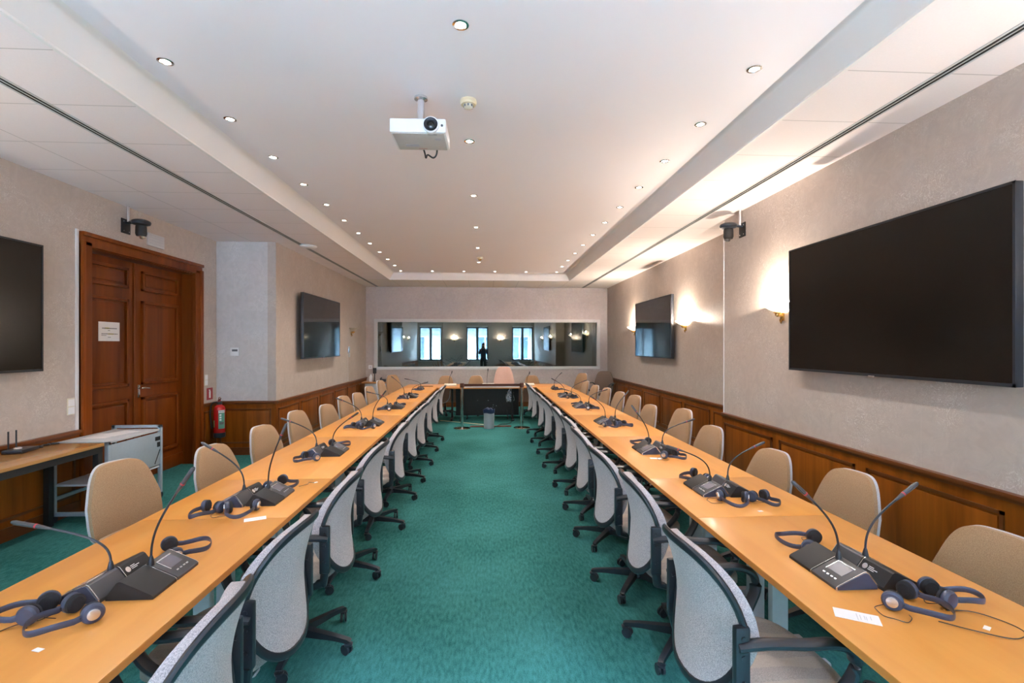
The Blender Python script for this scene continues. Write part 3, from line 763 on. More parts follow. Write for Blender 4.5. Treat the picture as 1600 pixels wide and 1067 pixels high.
# ------------------------------------------------------------------ long tables
TZ = 0.74; TT = 0.028
def table(x0, x1, y0, y1, lab, grp, along='Y'):
    cx, cy = (x0 + x1) / 2, (y0 + y1) / 2; hx, hy = (x1 - x0) / 2 - .0008, (y1 - y0) / 2 - .0008
    t = thing('conference_table', lab, 'table', (cx, cy, 0), 0, grp)
    MB().box(-hx, hx, -hy, hy, TZ - TT, TZ, .003).build('tabletop', table_m if along == 'Y' else table_m2, t)
    if along == 'Y':
        for q in (-hx, hx): MB().box(q - (.0006 if q < 0 else .002), q + (.002 if q < 0 else .0006), -hy, hy, TZ - TT + .002, TZ - .003).build('edge_band', edge_m, t)
    else:
        MB().box(-hx, hx, -hy - .0006, -hy + .002, TZ - TT + .002, TZ - .003).build('edge_band', edge_m, t)
    ends = ((-1, 1))
    for s in ends:
        mb = MB()
        if along == 'Y':
            p = s * (hy - .10)
            mb.box(-.04, .04, p - .02, p + .02, .05, TZ - TT - .03, .004); mb.box(-.26, .26, p - .025, p + .025, .012, .05, .008); mb.box(-.25, .25, p - .02, p + .02, TZ - TT - .03, TZ - TT)
        else:
            p = s * (hx - .10)
            mb.box(p - .02, p + .02, -.04, .04, .05, TZ - TT - .03, .004); mb.box(p - .025, p + .025, -.3, .3, .012, .05, .008); mb.box(p - .02, p + .02, -.28, .28, TZ - TT - .03, TZ - TT)
        for q in (-.23, .23):
            if along == 'Y': mb.lathe([(0, 0), (.02, 0), (.02, .012), (0, .012)], cx=q, cy=p, seg=10)
            else: mb.lathe([(0, 0), (.02, 0), (.02, .012), (0, .012)], cx=p, cy=q, seg=10)
        mb.build('leg', palegray_m if along == 'Y' else black_mat, t)
    if along == 'Y':
        MB().box(-.03, .03, -hy + .12, hy - .12, TZ - TT - .09, TZ - TT - .06).build('beam', black_mat, t)
    return t
LX = (-1.735, -1.01); RX = (1.085, 1.815); YE = 10.2
yl = [-.38, 1.08, 2.54, 3.27, 4.76, 6.20, 7.66, 9.13, YE]
yr = [-.50, .96, 2.42, 3.15, 4.63, 6.10, 7.58, 9.05, YE]
for nm, xs_, ys_ in (('left', LX, yl), ('right', RX, yr)):
    for i in range(len(ys_) - 1):
        table(xs_[0], xs_[1], ys_[i], ys_[i + 1], f'light orange wood table section in the {nm} row, {nth(i)}', f'table sections of the {nm} row')
hx_ = [-1.735, -.62, .70, 1.815]
for i in range(3):
    table(hx_[i], hx_[i + 1], YE, 11.1, f"{['left', 'middle', 'right'][i]} section of the light wood head table across the far end", 'head table sections', 'X')

# ------------------------------------------------------------------ chairs
def blob_panel(mb, outline, xr, thick, dome, rings=5, edge=.62):
    """closed cushion: outline list of (y,z); xr(y,z) rear surface x; front = xr+thick with doming"""
    cy = 0.0; cz = sum(p[1] for p in outline) / len(outline)
    n_ = len(outline)
    def P(f, y, z, front):
        yy = cy + (y - cy) * f; zz = cz + (z - cz) * f
        x = xr(yy, zz)
        if front: x += thick * (edge + (1 - edge) * math.sqrt(max(0, 1 - f**4))) + dome * (1 - f * f)
        return (x, yy, zz)
    for front in (False, True):
        fr = [1 - (i / rings)**1.3 for i in range(rings)]
        rg = []
        for f in fr: rg.append([mb.bm.verts.new(P(f, y, z, front)) for y, z in outline])
        c = mb.bm.verts.new(P(0, 0, cz, front))
        for i in range(rings - 1):
            for k in range(n_): mb.face([rg[i][k], rg[i][(k + 1) % n_], rg[i + 1][(k + 1) % n_], rg[i + 1][k]])
        for k in range(n_): mb.face([rg[-1][k], rg[-1][(k + 1) % n_], c])
        if front: F = rg[0]
        else: Bk = rg[0]
    for k in range(n_): mb.face([Bk[k], Bk[(k + 1) % n_], F[(k + 1) % n_], F[k]])
def supere(hw, z0, z1, p=2.6, n_=44, taper=0.12, ttop=0.04):
    cz = (z0 + z1) / 2; hz = (z1 - z0) / 2; out = []
    for k in range(n_):
        a = 2 * PI * k / n_; c, s = math.cos(a), math.sin(a)
        y = hw * math.copysign(abs(c)**(2 / p), c); z = cz + hz * math.copysign(abs(s)**(2 / p), s)
        q = (z - cz) / hz
        y *= (1 + q * taper) if q < 0 else (1 - q * ttop)
        out.append((y, z))
    return out
def star_base(t, rad=.30, rot=0.0, detail=True):
    mb = MB(); mb.lathe([(0, .075), (.035, .075), (.04, .11), (.03, .125), (.026, .22), (.022, .22), (.022, .40), (0, .40)], seg=18); mb.build('gas_column', black_pl, t)
    bs = MB(); bs.lathe([(0, .062), (.045, .062), (.05, .075), (.042, .105), (0, .11)], seg=20); hub = bs.build('star_base', black_pl, t)
    for k in range(5):
        a = rot + 2 * PI * k / 5; M = Matrix.Rotation(a, 4, 'Z')
        lb = MB(); pr = [(.03, .066), (.03, .108), (rad * .75, .092), (rad, .082), (rad + .012, .074), (rad, .062), (rad * .7, .068)]
        A = [(M @ Vector((x, -.020 + .006 * (x / rad), z)), M @ Vector((x, .020 - .006 * (x / rad), z))) for x, z in pr]
        va = [lb.bm.verts.new(p[0]) for p in A]; vb = [lb.bm.verts.new(p[1]) for p in A]
        lb.face(va); lb.face(vb[::-1])
        for i in range(len(pr)): lb.face([va[i], vb[i], vb[(i + 1) % len(pr)], va[(i + 1) % len(pr)]])
        lb.build('leg', black_pl, hub)
        cb = MB(); c0 = M @ Vector((rad, 0, 0)); tw = a + 0.9 + k
        M2 = Matrix.Translation((c0.x, c0.y, 0)) @ Matrix.Rotation(tw, 4, 'Z')
        for yy in (-.016, .006):
            Mw = M2 @ Matrix.Translation((.012, yy, .027)) @ Matrix.Rotation(-PI / 2, 4, 'X')
            cb.lathe([(0, 0), (.022, 0), (.027, .003), (.027, .012), (0, .012)] if yy > 0 else [(0, 0), (.027, 0), (.027, .010), (.022, .012), (0, .012)], M=Mw, seg=16)
        cb.lathe([(0, .040), (.020, .046), (.022, .058), (.008, .062), (.006, .070), (0, .070)], M=M2, seg=12)
        cb.build('castor', black_pl, t)
def seat_mesh(z0=.425, z1=.495, hx=.235, hy=.245, cx=.02):
    mb = MB(); n_ = 40; out = []
    for k in range(n_):
        a = 2 * PI * k / n_; c, s = math.cos(a), math.sin(a)
        out.append((cx + hx * math.copysign(abs(c)**.62, c), hy * math.copysign(abs(s)**.62, s)))
    lv = [(.90, z0), (1.0, z0 + .02), (1.0, z1 - .022), (.95, z1 - .006), (.80, z1), (.5, z1 + .002), (.2, z1)]
    rg = [[mb.bm.verts.new((cx + (x - cx) * f, y * f, z - (.02 * max(0, (x - cx) / hx)**3 if z > z0 else 0))) for x, y in out] for f, z in lv]
    for i in range(len(rg) - 1):
        for k in range(n_): mb.face([rg[i][k], rg[i][(k + 1) % n_], rg[i + 1][(k + 1) % n_], rg[i + 1][k]])
    mb.face(rg[0]); mb.face(rg[-1])
    return mb
# grey task chair with black rim; faces local +x
def make_task_chair():
    t = thing('task_chair', '', 'chair')
    zt, zb = .925, .440
    def xr(y, z):
        q = (z - zb) / (zt - zb)
        prof = -.262 - .058 * max(0, (q - .42) / .58)**1.6 - .012 * (1 - q)**2 + .010 * math.sin(PI * q)
        return prof + .075 * (abs(y) / .24)**2.0
    ol = supere(.238, zb, zt, 2.7, 48, taper=.16, ttop=.07)
    mb = MB(); blob_panel(mb, ol, xr, .066, .006, edge=.80)
    bk = mb.build('backrest', gray_fab, t, sharp=50)
    rim = [Vector((xr(y, z) + .004, y * 1.012, .6825 + (z - .6825) * 1.012)) for y, z in ol]
    mb = MB(); mb.tube(rim, .011, seg=8, closed=True, sx=1.55, up=(1, 0, 0)); mb.build('rim', black_pl, bk)
    seat_mesh().build('seat', seat_fab, t, sharp=50)
    MB().box(-.17, .20, -.19, .19, .405, .43, .012).build('seat_shell', black_pl, t)
    for s in (-1, 1):
        ab = MB()
        # upright bracket with two bolts, then the looped arm
        ab.box(-.225, -.175, s * .245 - .014, s * .245 + .014, .50, .735, .010)
        ab.tube([(-.2, s * .245, .51), (-.19, s * .235, .45), (-.13, s * .19, .418)], .018, sx=1.3, seg=10)
        path = catmull([(-.215, s * .25, .672), (-.12, s * .262, .682), (.0, s * .268, .676), (.10, s * .268, .672), (.165, s * .266, .640), (.175, s * .262, .575), (.13, s * .25, .50), (.06, s * .215, .44), (.02, s * .17, .415)], 4)
        rad_ = [.017 if p.z < .655 else .016 for p in path]
        ab.tube(path, .017, seg=10, sx=1.5, up=(0, 0, 1), radii=rad_)
        for z in (.56, .64, .70): ab.cyl((-.20, s * .250, z), (-.20, s * .263, z), .008, seg=10)
        ab.build('armrest', black_pl, t)
    star_base(t, .29, R(18))
    return t
# tall beige chair: pale shell behind, beige cushion in front
def make_side_chair(name, front, shell, zt=.865, hw=.212, arms=False, zb=.43, ttop=.30):
    t = thing(name, '', 'chair')
    def xr(y, z):
        q = (z - zb) / (zt - zb)
        return -.235 - .075 * q + .035 * (abs(y) / hw)**2
    out = []
    # rounded trapezoid narrowing to the top
    ol = supere(hw, zb, zt, 4.8, 56, taper=-.02, ttop=ttop)
    mb = MB(); blob_panel(mb, ol, xr, .030, 0.0); mb.build('back_shell', shell, t, sharp=50)
    mb = MB()
    cz = (zt + zb) / 2
    ol2 = [(y * .998, cz + (z - cz) * 1.0) for y, z in ol]
    blob_panel(mb, ol2, lambda y, z: xr(y, z) + .020, .040, .012); mb.build('backrest', front, t, sharp=50)
    seat_mesh().build('seat', front, t, sharp=50)
    MB().box(-.17, .20, -.19, .19, .405, .43, .012).build('seat_shell', black_pl, t)
    MB().tube([(-.13, 0, .41), (-.235, 0, .42), (-.25, 0, .55)], .02, sx=1.6, seg=8).build('back_bar', black_pl, t)
    if arms:
        for s in (-1, 1):
            MB().tube(catmull([(-.20, s * .20, .60), (-.17, s * .27, .68), (.0, s * .29, .69), (.14, s * .28, .67), (.16, s * .26, .55), (.06, s * .2, .43)], 5), .017, seg=8, sx=1.4, up=(0, 0, 1)).build('armrest', black_pl, t)
    star_base(t, .29, R(10))
    return t

task0 = make_task_chair(); tk = tree(task0)
def put(proto_t, used, lab, x, y, rz, grp, z=0.0):
    if not used:
        o = proto_t[0]; o.location = (x, y, z); o.rotation_euler = (0, 0, rz); o['label'] = lab; o['group'] = grp; return o
    return dup(proto_t, lab, (x, y, z), rz, grp)
AL = [(-.685, 1.36, 6), (-.705, 1.98, -3), (-.69, 2.66, 2), (-.71, 3.50, -2), (-.695, 4.37, 3), (-.70, 5.20, 0), (-.69, 5.86, -2), (-.69, 6.66, 2), (-.70, 7.52, 0), (-.69, 8.36, 3)]
ARR = [(.69, 1.74, 3), (.745, 2.55, -4), (.715, 3.22, 2), (.73, 3.97, -2), (.755, 4.66, 1), (.755, 5.40, -3), (.745, 6.30, 2), (.75, 7.10, 0), (.74, 7.95, 0), (.75, 8.80, 2)]
used = False
for i, (x, y, a) in enumerate(AL):
    rz = R(180 + a); cx = x - .305
    put(tk, used, f'grey task chair on the aisle side of the left table, {nth(i)}', cx, y, rz, 'grey task chairs along the left table'); used = True
for i, (x, y, a) in enumerate(ARR):
    put(tk, used, f'grey task chair on the aisle side of the right table, {nth(i)}', x + .305, y, R(a), 'grey task chairs along the right table')

bc0 = make_side_chair('beige_chair', beige_fab, shell_fab); bct = tree(bc0)
BL = [(-2.15, 2.02, 8, 0), (-2.25, 3.02, -16, .055), (-2.15, 3.88, -12, -.035), (-2.15, 4.74, -12, -.02), (-2.16, 5.62, -10, .01), (-2.13, 6.56, -12, -.04), (-2.15, 7.42, -10, -.01), (-2.14, 8.18, -10, -.04), (-2.15, 9.05, -10, 0), (-2.15, 10.0, -10, .05)]
BR = [(2.19, 1.90, 10, -.05), (2.20, 2.75, 8, .0), (2.2, 3.53, 10, -.05), (2.2, 4.54, 8, -.03), (2.2, 5.22, 8, .06), (2.2, 6.30, 8, -.04), (2.2, 6.95, 10, .03), (2.2, 7.76, 8, .0), (2.2, 8.60, 8, -.01), (2.2, 9.52, 8, -.04), (2.2, 10.40, 6, -.02)]
used = False
for i, (x, y, a, dz) in enumerate(BL):
    o = put(bct, used, f'beige fabric chair on the wall side of the left table, {nth(i)}', x + .26, y, R(a), 'beige chairs behind the left table'); used = True
    o.scale = (1, 1, 1 + dz)
for i, (x, y, a, dz) in enumerate(BR):
    o = put(bct, used, f'beige fabric chair on the wall side of the right table, {nth(i)}', x - .26, y, R(180 + a), 'beige chairs behind the right table')
    o.scale = (1, 1, 1 + dz)
# chairs around the head table, facing the camera (local +x -> -y)
for i, (x, lab) in enumerate(((-.94, 'beige chair behind the head table, second to the left of the pink armchair'), (-.22, 'beige chair behind the head table, directly left of the pink armchair'), (1.14, 'beige chair behind the head table, right of the pink armchair'))):
    o = dup(bct, lab, (x, 11.42, 0), R(-90 + (0, 0, 2)[i]), 'beige chairs behind the head table'); o.scale = (1, .92, 1.04)
o = dup(bct, 'beige chair turned at the far left corner of the tables', (-1.98, 11.35, 0), R(-38), 'beige chairs behind the left table'); o.scale = (1, 1, 1.08)
o = dup(bct, 'beige chair turned at the far right corner of the tables', (2.15, 11.55, 0), R(-148), 'beige chairs behind the right table'); o.scale = (1, 1, 1.10)
pk = make_side_chair('armchair', pink_fab, pink_fab, zt=1.10, hw=.25, arms=True, ttop=.30)
pk['label'] = 'pink high-back armchair at the middle of the head table'; pk.location = (.46, 11.6, 0); pk.rotation_euler = (0, 0, R(-90))
dk = make_side_chair('dark_chair', brown_fab, brown_fab, zt=.98, hw=.24, arms=True, ttop=.26)
dk['label'] = 'dark taupe high-back chair in the far right corner against the wall'; dk.location = (2.85, 11.8, 0); dk.rotation_euler = (0, 0, R(-125))

# ------------------------------------------------------------------ microphone units
def make_unit():
    t = thing('microphone_unit', '', 'conference microphone')
    L = .135
    prof = [(-.075, 0), (-.075, .010), (-.068, .016), (.028, .062), (.038, .064), (.046, .060), (.082, .012), (.082, 0)]
    grb = MB(); grb.prism(prof, .004, L, 'x'); g = grb.build('control_housing', gray_pl, t, sharp=20)
    bkb = MB(); bkb.prism(prof, -L, -.004, 'x'); k_ = bkb.build('speaker_housing', black_mat, t, sharp=20)
    pr2 = [(p * 1.008, q * 1.01 + .0003) for p, q in prof]
    MB().prism(pr2, -.004, -.002, 'x').build('silver_seam', silver_m, t, sharp=20); MB().prism(pr2, L - .001, L + .0015, 'x').build('end_trim', silver_m, t, sharp=20)
    MB().prism([(p * .93, .002 + q * .90) for p, q in prof], L, L + .004, 'x').build('end_cap', navy_pl, t, sharp=20)
    th = math.atan2(.046, .096)
    M = Matrix.Translation((0, -.068, .016)) @ Matrix.Rotation(th, 4, 'X')
    db = MB(); db.box(.030, .105, .040, .092, .0002, .0016, M=M); d = db.build('display', lcd_m, g)
    fb = MB(); fb.box(.026, .109, .092, .097, .0, .003, M=M); fb.box(.026, .030, .036, .097, 0, .0025, M=M); fb.build('display_frame', silver_m, g)
    bb = MB()
    for x in (.035, .055, .075, .093): bb.box(x, x + .012, .015, .021, .0, .002, M=M)
    bb.build('button', silver_m, g)
    # emblem and three lines of fine print on the rear slope of the black half
    thb = math.atan2(-.048, .036)
    Mb = Matrix.Translation((0, .046, .060)) @ Matrix.Rotation(thb, 4, 'X')
    eb = MB(); eb.use(silver_m).lathe([(0, 0), (.011, 0), (.011, .0012), (.008, .0014), (0, .0010)], M=Mb @ Matrix.Translation((-.026, .022, .0)), seg=24)
    eb.use(paper_m)
    for q, ln in enumerate((.017, .034, .024)):
        x = -.042
        end = x - ln
        while x > end:
            w_ = random.uniform(.0035, .006); eb.box(x - w_, x, .014 + .006 * q, .0168 + .006 * q, 0, .0012, M=Mb); x -= w_ + .0008
    eb.build('emblem', None, k_)
    cb = MB(); cb.lathe([(0, .055), (.012, .056), (.011, .068), (.007, .085), (.005, .092), (0, .092)], cx=.012, cy=.026, seg=14); cb.build('microphone_socket', black_pl, t)
    return t
un0 = make_unit(); unt = tree(un0); unit_used = [False]
TH = R(3.18); CS, SN = math.cos(TH), math.sin(TH)
def unit(x, y, outer, rowside, tip, lab, jitter=0.0):
    """rowside -1 left row, +1 right row. inner units' users sit in the aisle."""
    user_dx = (-rowside if not outer else rowside)     # direction from unit to its user
    rz = (PI / 2 if user_dx > 0 else -PI / 2) + jitter
    o = put(unt, unit_used[0], lab, x, y, rz, 'microphone units on the tables', TZ); unit_used[0] = True
    c, s = math.cos(rz), math.sin(rz)
    bx_, by_ = x + c * .012 - s * .026, y + s * .012 + c * .026
    # world tip -> local
    tx, ty, tz = tip
    dx, dy = tx - x, ty - y
    lx, ly, lz = dx * c + dy * s, -dx * s + dy * c, tz - TZ
    p0 = Vector((.012, .026, .088)); p3 = Vector((lx, ly, lz))
    rise = min(.085, max(.05, (lz - .09) * .5))
    p1 = p0 + Vector((0, 0, rise)); p2 = p0 + (p3 - p0) * .22 + Vector((0, 0, rise * .95))
    pts = bez(p0, p1, p2, p3, 16)
    MB().tube(pts[:15], .0042, seg=7).build('gooseneck', black_pl, o)
    d = (pts[-1] - pts[-3]).normalized(); e = pts[-1]
    hb = MB(); hb.tube([pts[-3] - d * .01, pts[-2], e, e + d * .035, e + d * .045], .008, seg=10, radii=[.0045, .008, .0085, .0085, .005])
    h = hb.build('microphone_head', gray_pl, o)
    MB().tube([pts[-2], pts[-2] + d * .006], .0088, seg=10).build('light_ring', redled_m, h)
    return o

# station: Y, outer tip, inner tip (metres, world)
STL = [(1.86, (-1.66, 1.84, .975), (-1.105, 1.86, 1.132)), (2.84, (-1.585, 2.86, 1.044), (-1.155, 2.84, 1.135)),
       (4.02, (-1.604, 4.0, 1.018), (-1.065, 4.0, 1.052)), (5.45, (-1.607, 5.45, 1.024), (-1.127, 5.45, 1.086)),
       (6.88, (-1.628, 6.9, .963), (-1.138, 6.9, .93)), (8.28, (-1.557, 8.3, 1.073), (-1.013, 8.3, .988)), (9.75, (-1.575, 9.8, .95), None)]
STR = [(1.79, (1.654, 1.80, 1.057), (1.215, 1.80, 1.066)), (2.86, (1.675, 2.88, 1.01), (1.14, 2.88, .998)),
       (3.95, (1.73, 4.0, .986), (1.255, 4.0, 1.083)), (5.42, (1.612, 5.45, 1.071), (1.215, 5.4, 1.031)),
       (6.82, (1.713, 6.85, .982), (1.12, 6.85, .998)), (8.22, (1.705, 8.25, 1.009), (1.174, 8.25, 1.037)), (9.70, (1.54, 9.8, 1.05), None)]
for nm, side, ST in (('left', -1, STL), ('right', 1, STR)):
    for i, (Y, to, ti) in enumerate(ST):
        xc = -1.31 if side < 0 else 1.42
        w_ = f'station of the {nm} table'
        if ti is None:
            unit(xc + .0, Y, True, side, to, f'single gooseneck microphone unit at the far end of the {nm} table'); continue
        unit(xc - side * .084, Y + .015, False, side, ti, f'gooseneck microphone unit with its display facing the aisle, {ORD[i]} {w_}', random.uniform(-.02, .02))
        unit(xc + side * .084, Y, True, side, to, f'gooseneck microphone unit with its display facing the wall, {ORD[i]} {w_}', random.uniform(-.02, .02))

# ------------------------------------------------------------------ headsets
def make_headset(v, caps):
    """lies on its side; band opens along local y; cups stand on edge"""
    t = thing('headset', '', 'headphones'); t.scale = (.88, .88, .88)
    r = .078; sp = [.074, .05, .085][v]
    pts = []
    for k in range(21):
        a = PI * k / 20
        pts.append(((sp if True else r) * math.cos(a) * (1.0 + .10 * math.sin(a)), .035 + .105 * math.sin(a), .030 + .006 * math.sin(3 * a + v)))
    pts = [(sp, -.01, .034)] + pts + [(-sp, -.01, .034)]
    MB().tube(pts, .0115, seg=8, sx=.22, up=(0, 0, 1)).build('headband', navy_pl, t)
    for s in (-1, 1):
        M = Matrix.Translation((s * (sp + .004), -.018, .036)) @ Matrix.Rotation(s * .25 + .15 * v, 4, 'Z') @ Matrix.Rotation(s * PI / 2, 4, 'Y')
        c = MB().lathe([(0, -.012), (.030, -.012), (.035, -.006), (.035, .006), (.029, .014), (0, .015)], M=M, seg=24).build('ear_cup', navy_pl, t)
        MB().lathe([(0, -.026), (.024, -.028), (.033, -.022), (.034, -.012), (0, -.012)], M=M, seg=24).build('ear_cushion', foam_m, c)
        if caps: MB().lathe([(.021, .014), (.019, .019), (.008, .021), (0, .0205)], M=M, seg=20).build('silver_cap', silver_m, c)
        MB().tube([M @ Vector((0, 0, .005)), (s * sp, -.005, .034), (s * sp, .02, .033)], .005, seg=6).build('yoke', black_pl, c)
    P = [(sp, -.03, .02)]
    a = random.uniform(-1, 1)
    x, y = sp, -.05
    for q in range(7):
        a += random.uniform(.5, 1.1) * (1 if v != 1 else -1); x += .035 * math.cos(a - 1.2); y += .035 * math.sin(a - 1.2)
        P.append((x, y, .0035 + .004 * (q % 2)))
    MB().tube(catmull(P, 5), .0016, seg=5).build('cable', black_pl, t)
    return t
hs = [make_headset(0, True), make_headset(1, False), make_headset(2, True)]
hst = [tree(h) for h in hs]; hs_used = [False] * 3
def headset(v, x, y, rz, lab):
    g = 'headphones on the tables'
    if not hs_used[v]:
        o = hs[v]; o.location = (x, y, TZ); o.rotation_euler = (0, 0, rz); o['label'] = lab; o['group'] = g; hs_used[v] = True
    else: o = dup(hst[v], lab, (x, y, TZ), rz, g)
    return o
HL = []
# (station index, variant, dx, dy, angle, words)
PATT = [
    [(0, .0, -.215, 150, 'with silver caps lying nearest the aisle'), (1, -.15, -.195, 100, 'with plain black cups toward the wall'), (2, .02, .22, -50, 'lying at the far end')],
    [(1, -.13, -.20, 165, 'with plain cups heaped toward the wall'), (0, .03, -.205, -165, 'with silver caps nearest the aisle'), (2, .03, .21, -100, 'lying at the far end')],
    [(0, -.04, -.22, 150, 'heaped at the near end'), (2, .02, .22, -60, 'lying at the far end')],
    [(1, -.08, -.21, 140, 'heaped at the near end'), (0, .06, -.24, 170, 'with silver caps nearest the aisle')],
    [(0, -.03, -.22, 120, 'heaped at the near end'), (1, .03, .22, -80, 'lying at the far end')],
    [(2, -.03, -.22, 160, 'heaped at the near end'), (0, .03, .22, -60, 'lying at the far end')],
    [(1, .0, -.16, 120, 'heaped at the near side')]]
for nm, side, ST in (('left', -1, STL), ('right', 1, STR)):
    for i, (Y, to, ti) in enumerate(ST):
        xc = -1.31 if side < 0 else 1.42
        for (v, dx, dy, an, wd) in PATT[i]:
            ddx = dx if side < 0 else -dx
            aa = R(an) if side < 0 else R(-an)
            headset(v, xc + ddx, Y + dy + (.02 if dy > 0 else -.02), aa, f'headphones {wd}, {ORD[i]} station of the {nm} table')
# white cable tags
def tagcard(x, y, a, lab):
    t = MB().box(-.014, .014, -.008, .008, 0, .0012).build('cable_tag', paper_m); t.location = (x, y, TZ + .0006); t.rotation_euler = (0, 0, a)
    tag(t, lab, 'tag', 'white cable tags on the tables')
for x, y, a, lab in ((-1.435, 1.70, .5, 'small white cable tag among the headphones nearest to the camera on the left table'), (-1.29, 1.47, -.3, 'small white cable tag at the camera end of the headphones on the left table'), (1.56, 1.42, .6, 'small white cable tag beside the headphones nearest to the camera on the right table'), (1.46, 2.49, .2, 'small white cable tag at the near end of the second station on the right table'), (-1.09, 3.17, .9, 'small white cable tag beside the far headphones of the second station, left table')):
    tagcard(x, y, a, lab)
# thin cable loops on the table beside the stations
def loop(P, lab):
    o = MB().tube(catmull([(x, y, TZ + .003 + .003 * (k % 2)) for k, (x, y) in enumerate(P)], 6), .0017, seg=5).build('cable_loop', black_pl); tag(o, lab, 'cable')
loop([(-1.50, 1.66), (-1.535, 1.60), (-1.56, 1.55), (-1.535, 1.52), (-1.50, 1.55), (-1.46, 1.60), (-1.42, 1.58)], 'thin black headphone cable loop at the camera end of the left table')
loop([(1.53, 1.52), (1.60, 1.50), (1.65, 1.44), (1.64, 1.38), (1.58, 1.36), (1.50, 1.40), (1.44, 1.46)], 'thin black headphone cable loop at the camera end of the right table')
loop([(-1.16, 3.08), (-1.12, 3.12), (-1.13, 3.17), (-1.09, 3.15)], 'thin cable end beside the far headphones of the second station, left table')

# cards on the tables
def card(cx, cy, w_, h_, a, lab, full=True):
    t = thing('information_card', lab, 'card', (cx, cy, TZ + .0006), a, 'small white cards on the tables')
    MB().box(-w_ / 2, w_ / 2, -h_ / 2, h_ / 2, 0, .0012).build('card', paper_m, t)
    if full:
        mb = MB(); mb.use(paleink_m)
        for k, (x, l0, l1) in enumerate(((.0, -.4, .3), (.07, -.3, .15), (.16, -.2, .2), (.2, -.25, .1), (.3, -.15, .2))):
            y = l0 * h_
            while y < l1 * h_:
                q = random.uniform(.003, .006); mb.box(x * w_, x * w_ + .0016, y, y + q, .0012, .0016); y += q + .0015
        mb.build('print', None, t)
# right card, corners measured on the table top
card(1.205, 1.505, .125, .062, R(-30), 'white printed card on the right table nearest to the camera, beside the headphones')
card(-1.165, 2.52, .10, .05, R(25), 'white printed card on the left table in front of the second microphone station')
card(1.33, 3.70, .09, .045, R(-10), 'white card in front of the third microphone station on the right table', False)
card(1.38, 5.17, .08, .04, R(-5), 'white card in front of the fourth microphone station on the right table', False)

# ------------------------------------------------------------------ head table consoles
for i, (x, h_, lx_, lab) in enumerate(((-.76, .28, .06, 'white microphone console with thin gooseneck at the left of the head table'), (.07, .33, .02, 'white microphone console with thin gooseneck at the middle of the head table'), (.95, .26, .05, 'white microphone console with thin gooseneck at the right of the head table'))):
    t = thing('microphone_console', lab, 'conference microphone', (x, 10.62, TZ), 0, 'white consoles on the head table')
    MB().prism([(-.06, 0), (-.06, .02), (.05, .05), (.07, .045), (.07, 0)], -.13, .13, 'x').build('housing', cream_m, t)
    MB().box(-.11, -.02, .0701, .074, .005, .035).build('rear_label', palegray_m, t)
    MB().tube(bez((-.03, .03, .045), (-.03, .03, .2), (-.03 + lx_ * .5, .0, h_ * .8), (-.03 + lx_, -.02, h_), 10), .0045, seg=6).build('gooseneck', black_pl, t)
    MB().cyl((-.03 + lx_, -.02, h_ - .005), (-.03 + lx_ * 1.2, -.03, h_ + .05), .010, seg=10).build('microphone_head', black_pl, t)
t = tag(MB().box(-.16, .16, -.02, .02, 0, .012, .003).build('ruler', brown_m), 'thin brown bar lying at the left end of the head table', 'bar'); t.location = (-1.28, 10.5, TZ)

# modesty panels, black display, cables below the head table
for i, (a, b_) in enumerate(((-1.70, -.66), (.74, 1.78))):
    o = MB().box(a, b_, 11.06, 11.08, .33, .700, .002).build('modesty_panel', pink_m)
    tag(o, f"pinkish laminate modesty panel under the {['left', 'right'][i]} part of the head table", 'panel', 'modesty panels of the head table')
t = thing('floor_display', 'large black display panel standing below the middle of the head table', 'display', (.05, 10.80, 0))
MB().box(-.70, .70, -.02, .03, .07, .695, .005).build('casing', black_pl, t)
MB().box(-.685, .685, -.0225, -.02, .085, .68).build('screen', black_mat, t)
for s in (-1, 1): MB().tube([(s * .45, -.13, .012), (s * .45, .0, .05), (s * .45, .0, .09)], .016, seg=8).build('foot', black_pl, t)
mb = MB()
for x, z in ((-.22, .40), (.02, .40), (.13, .30), (.20, .28), (.12, .25)): mb.box(x - .006, x + .006, -.024, -.0225, z - .006, z + .006)
mb.build('indicator_light', silver_m, t)
o = MB().tube(catmull([(-.78, 10.9, .62), (-.80, 10.85, .45), (-.88, 10.82, .36), (-1.0, 10.85, .34)]), .008).build('cable_loop', white_pl); tag(o, 'white cable drooping below the left part of the head table', 'cable')
t = thing('cable_bundle', 'tangled grey cables hanging in front of the right side of the black display', 'cable', (.56, 10.73, -.02))
for k in range(7):
    a = [( random.uniform(-.10, .10), random.uniform(-.015, .015), random.uniform(.38, .64)) for _ in range(5)]
    MB().tube(catmull([(-.02 + .01 * k, .03, .69)] + a, 5), .004, seg=5).build('cable', silver_m if k % 2 else palegray_m, t)
o = MB().tube(catmull([(.22, 9.62, .008), (.30, 9.9, .006), (.48, 10.0, .006), (.56, 10.3, .006), (.50, 10.68, .008), (.48, 10.72, .2)]), .006).build('floor_cable', black_pl); tag(o, 'black cable curving over the carpet right of the grey bin', 'cable')

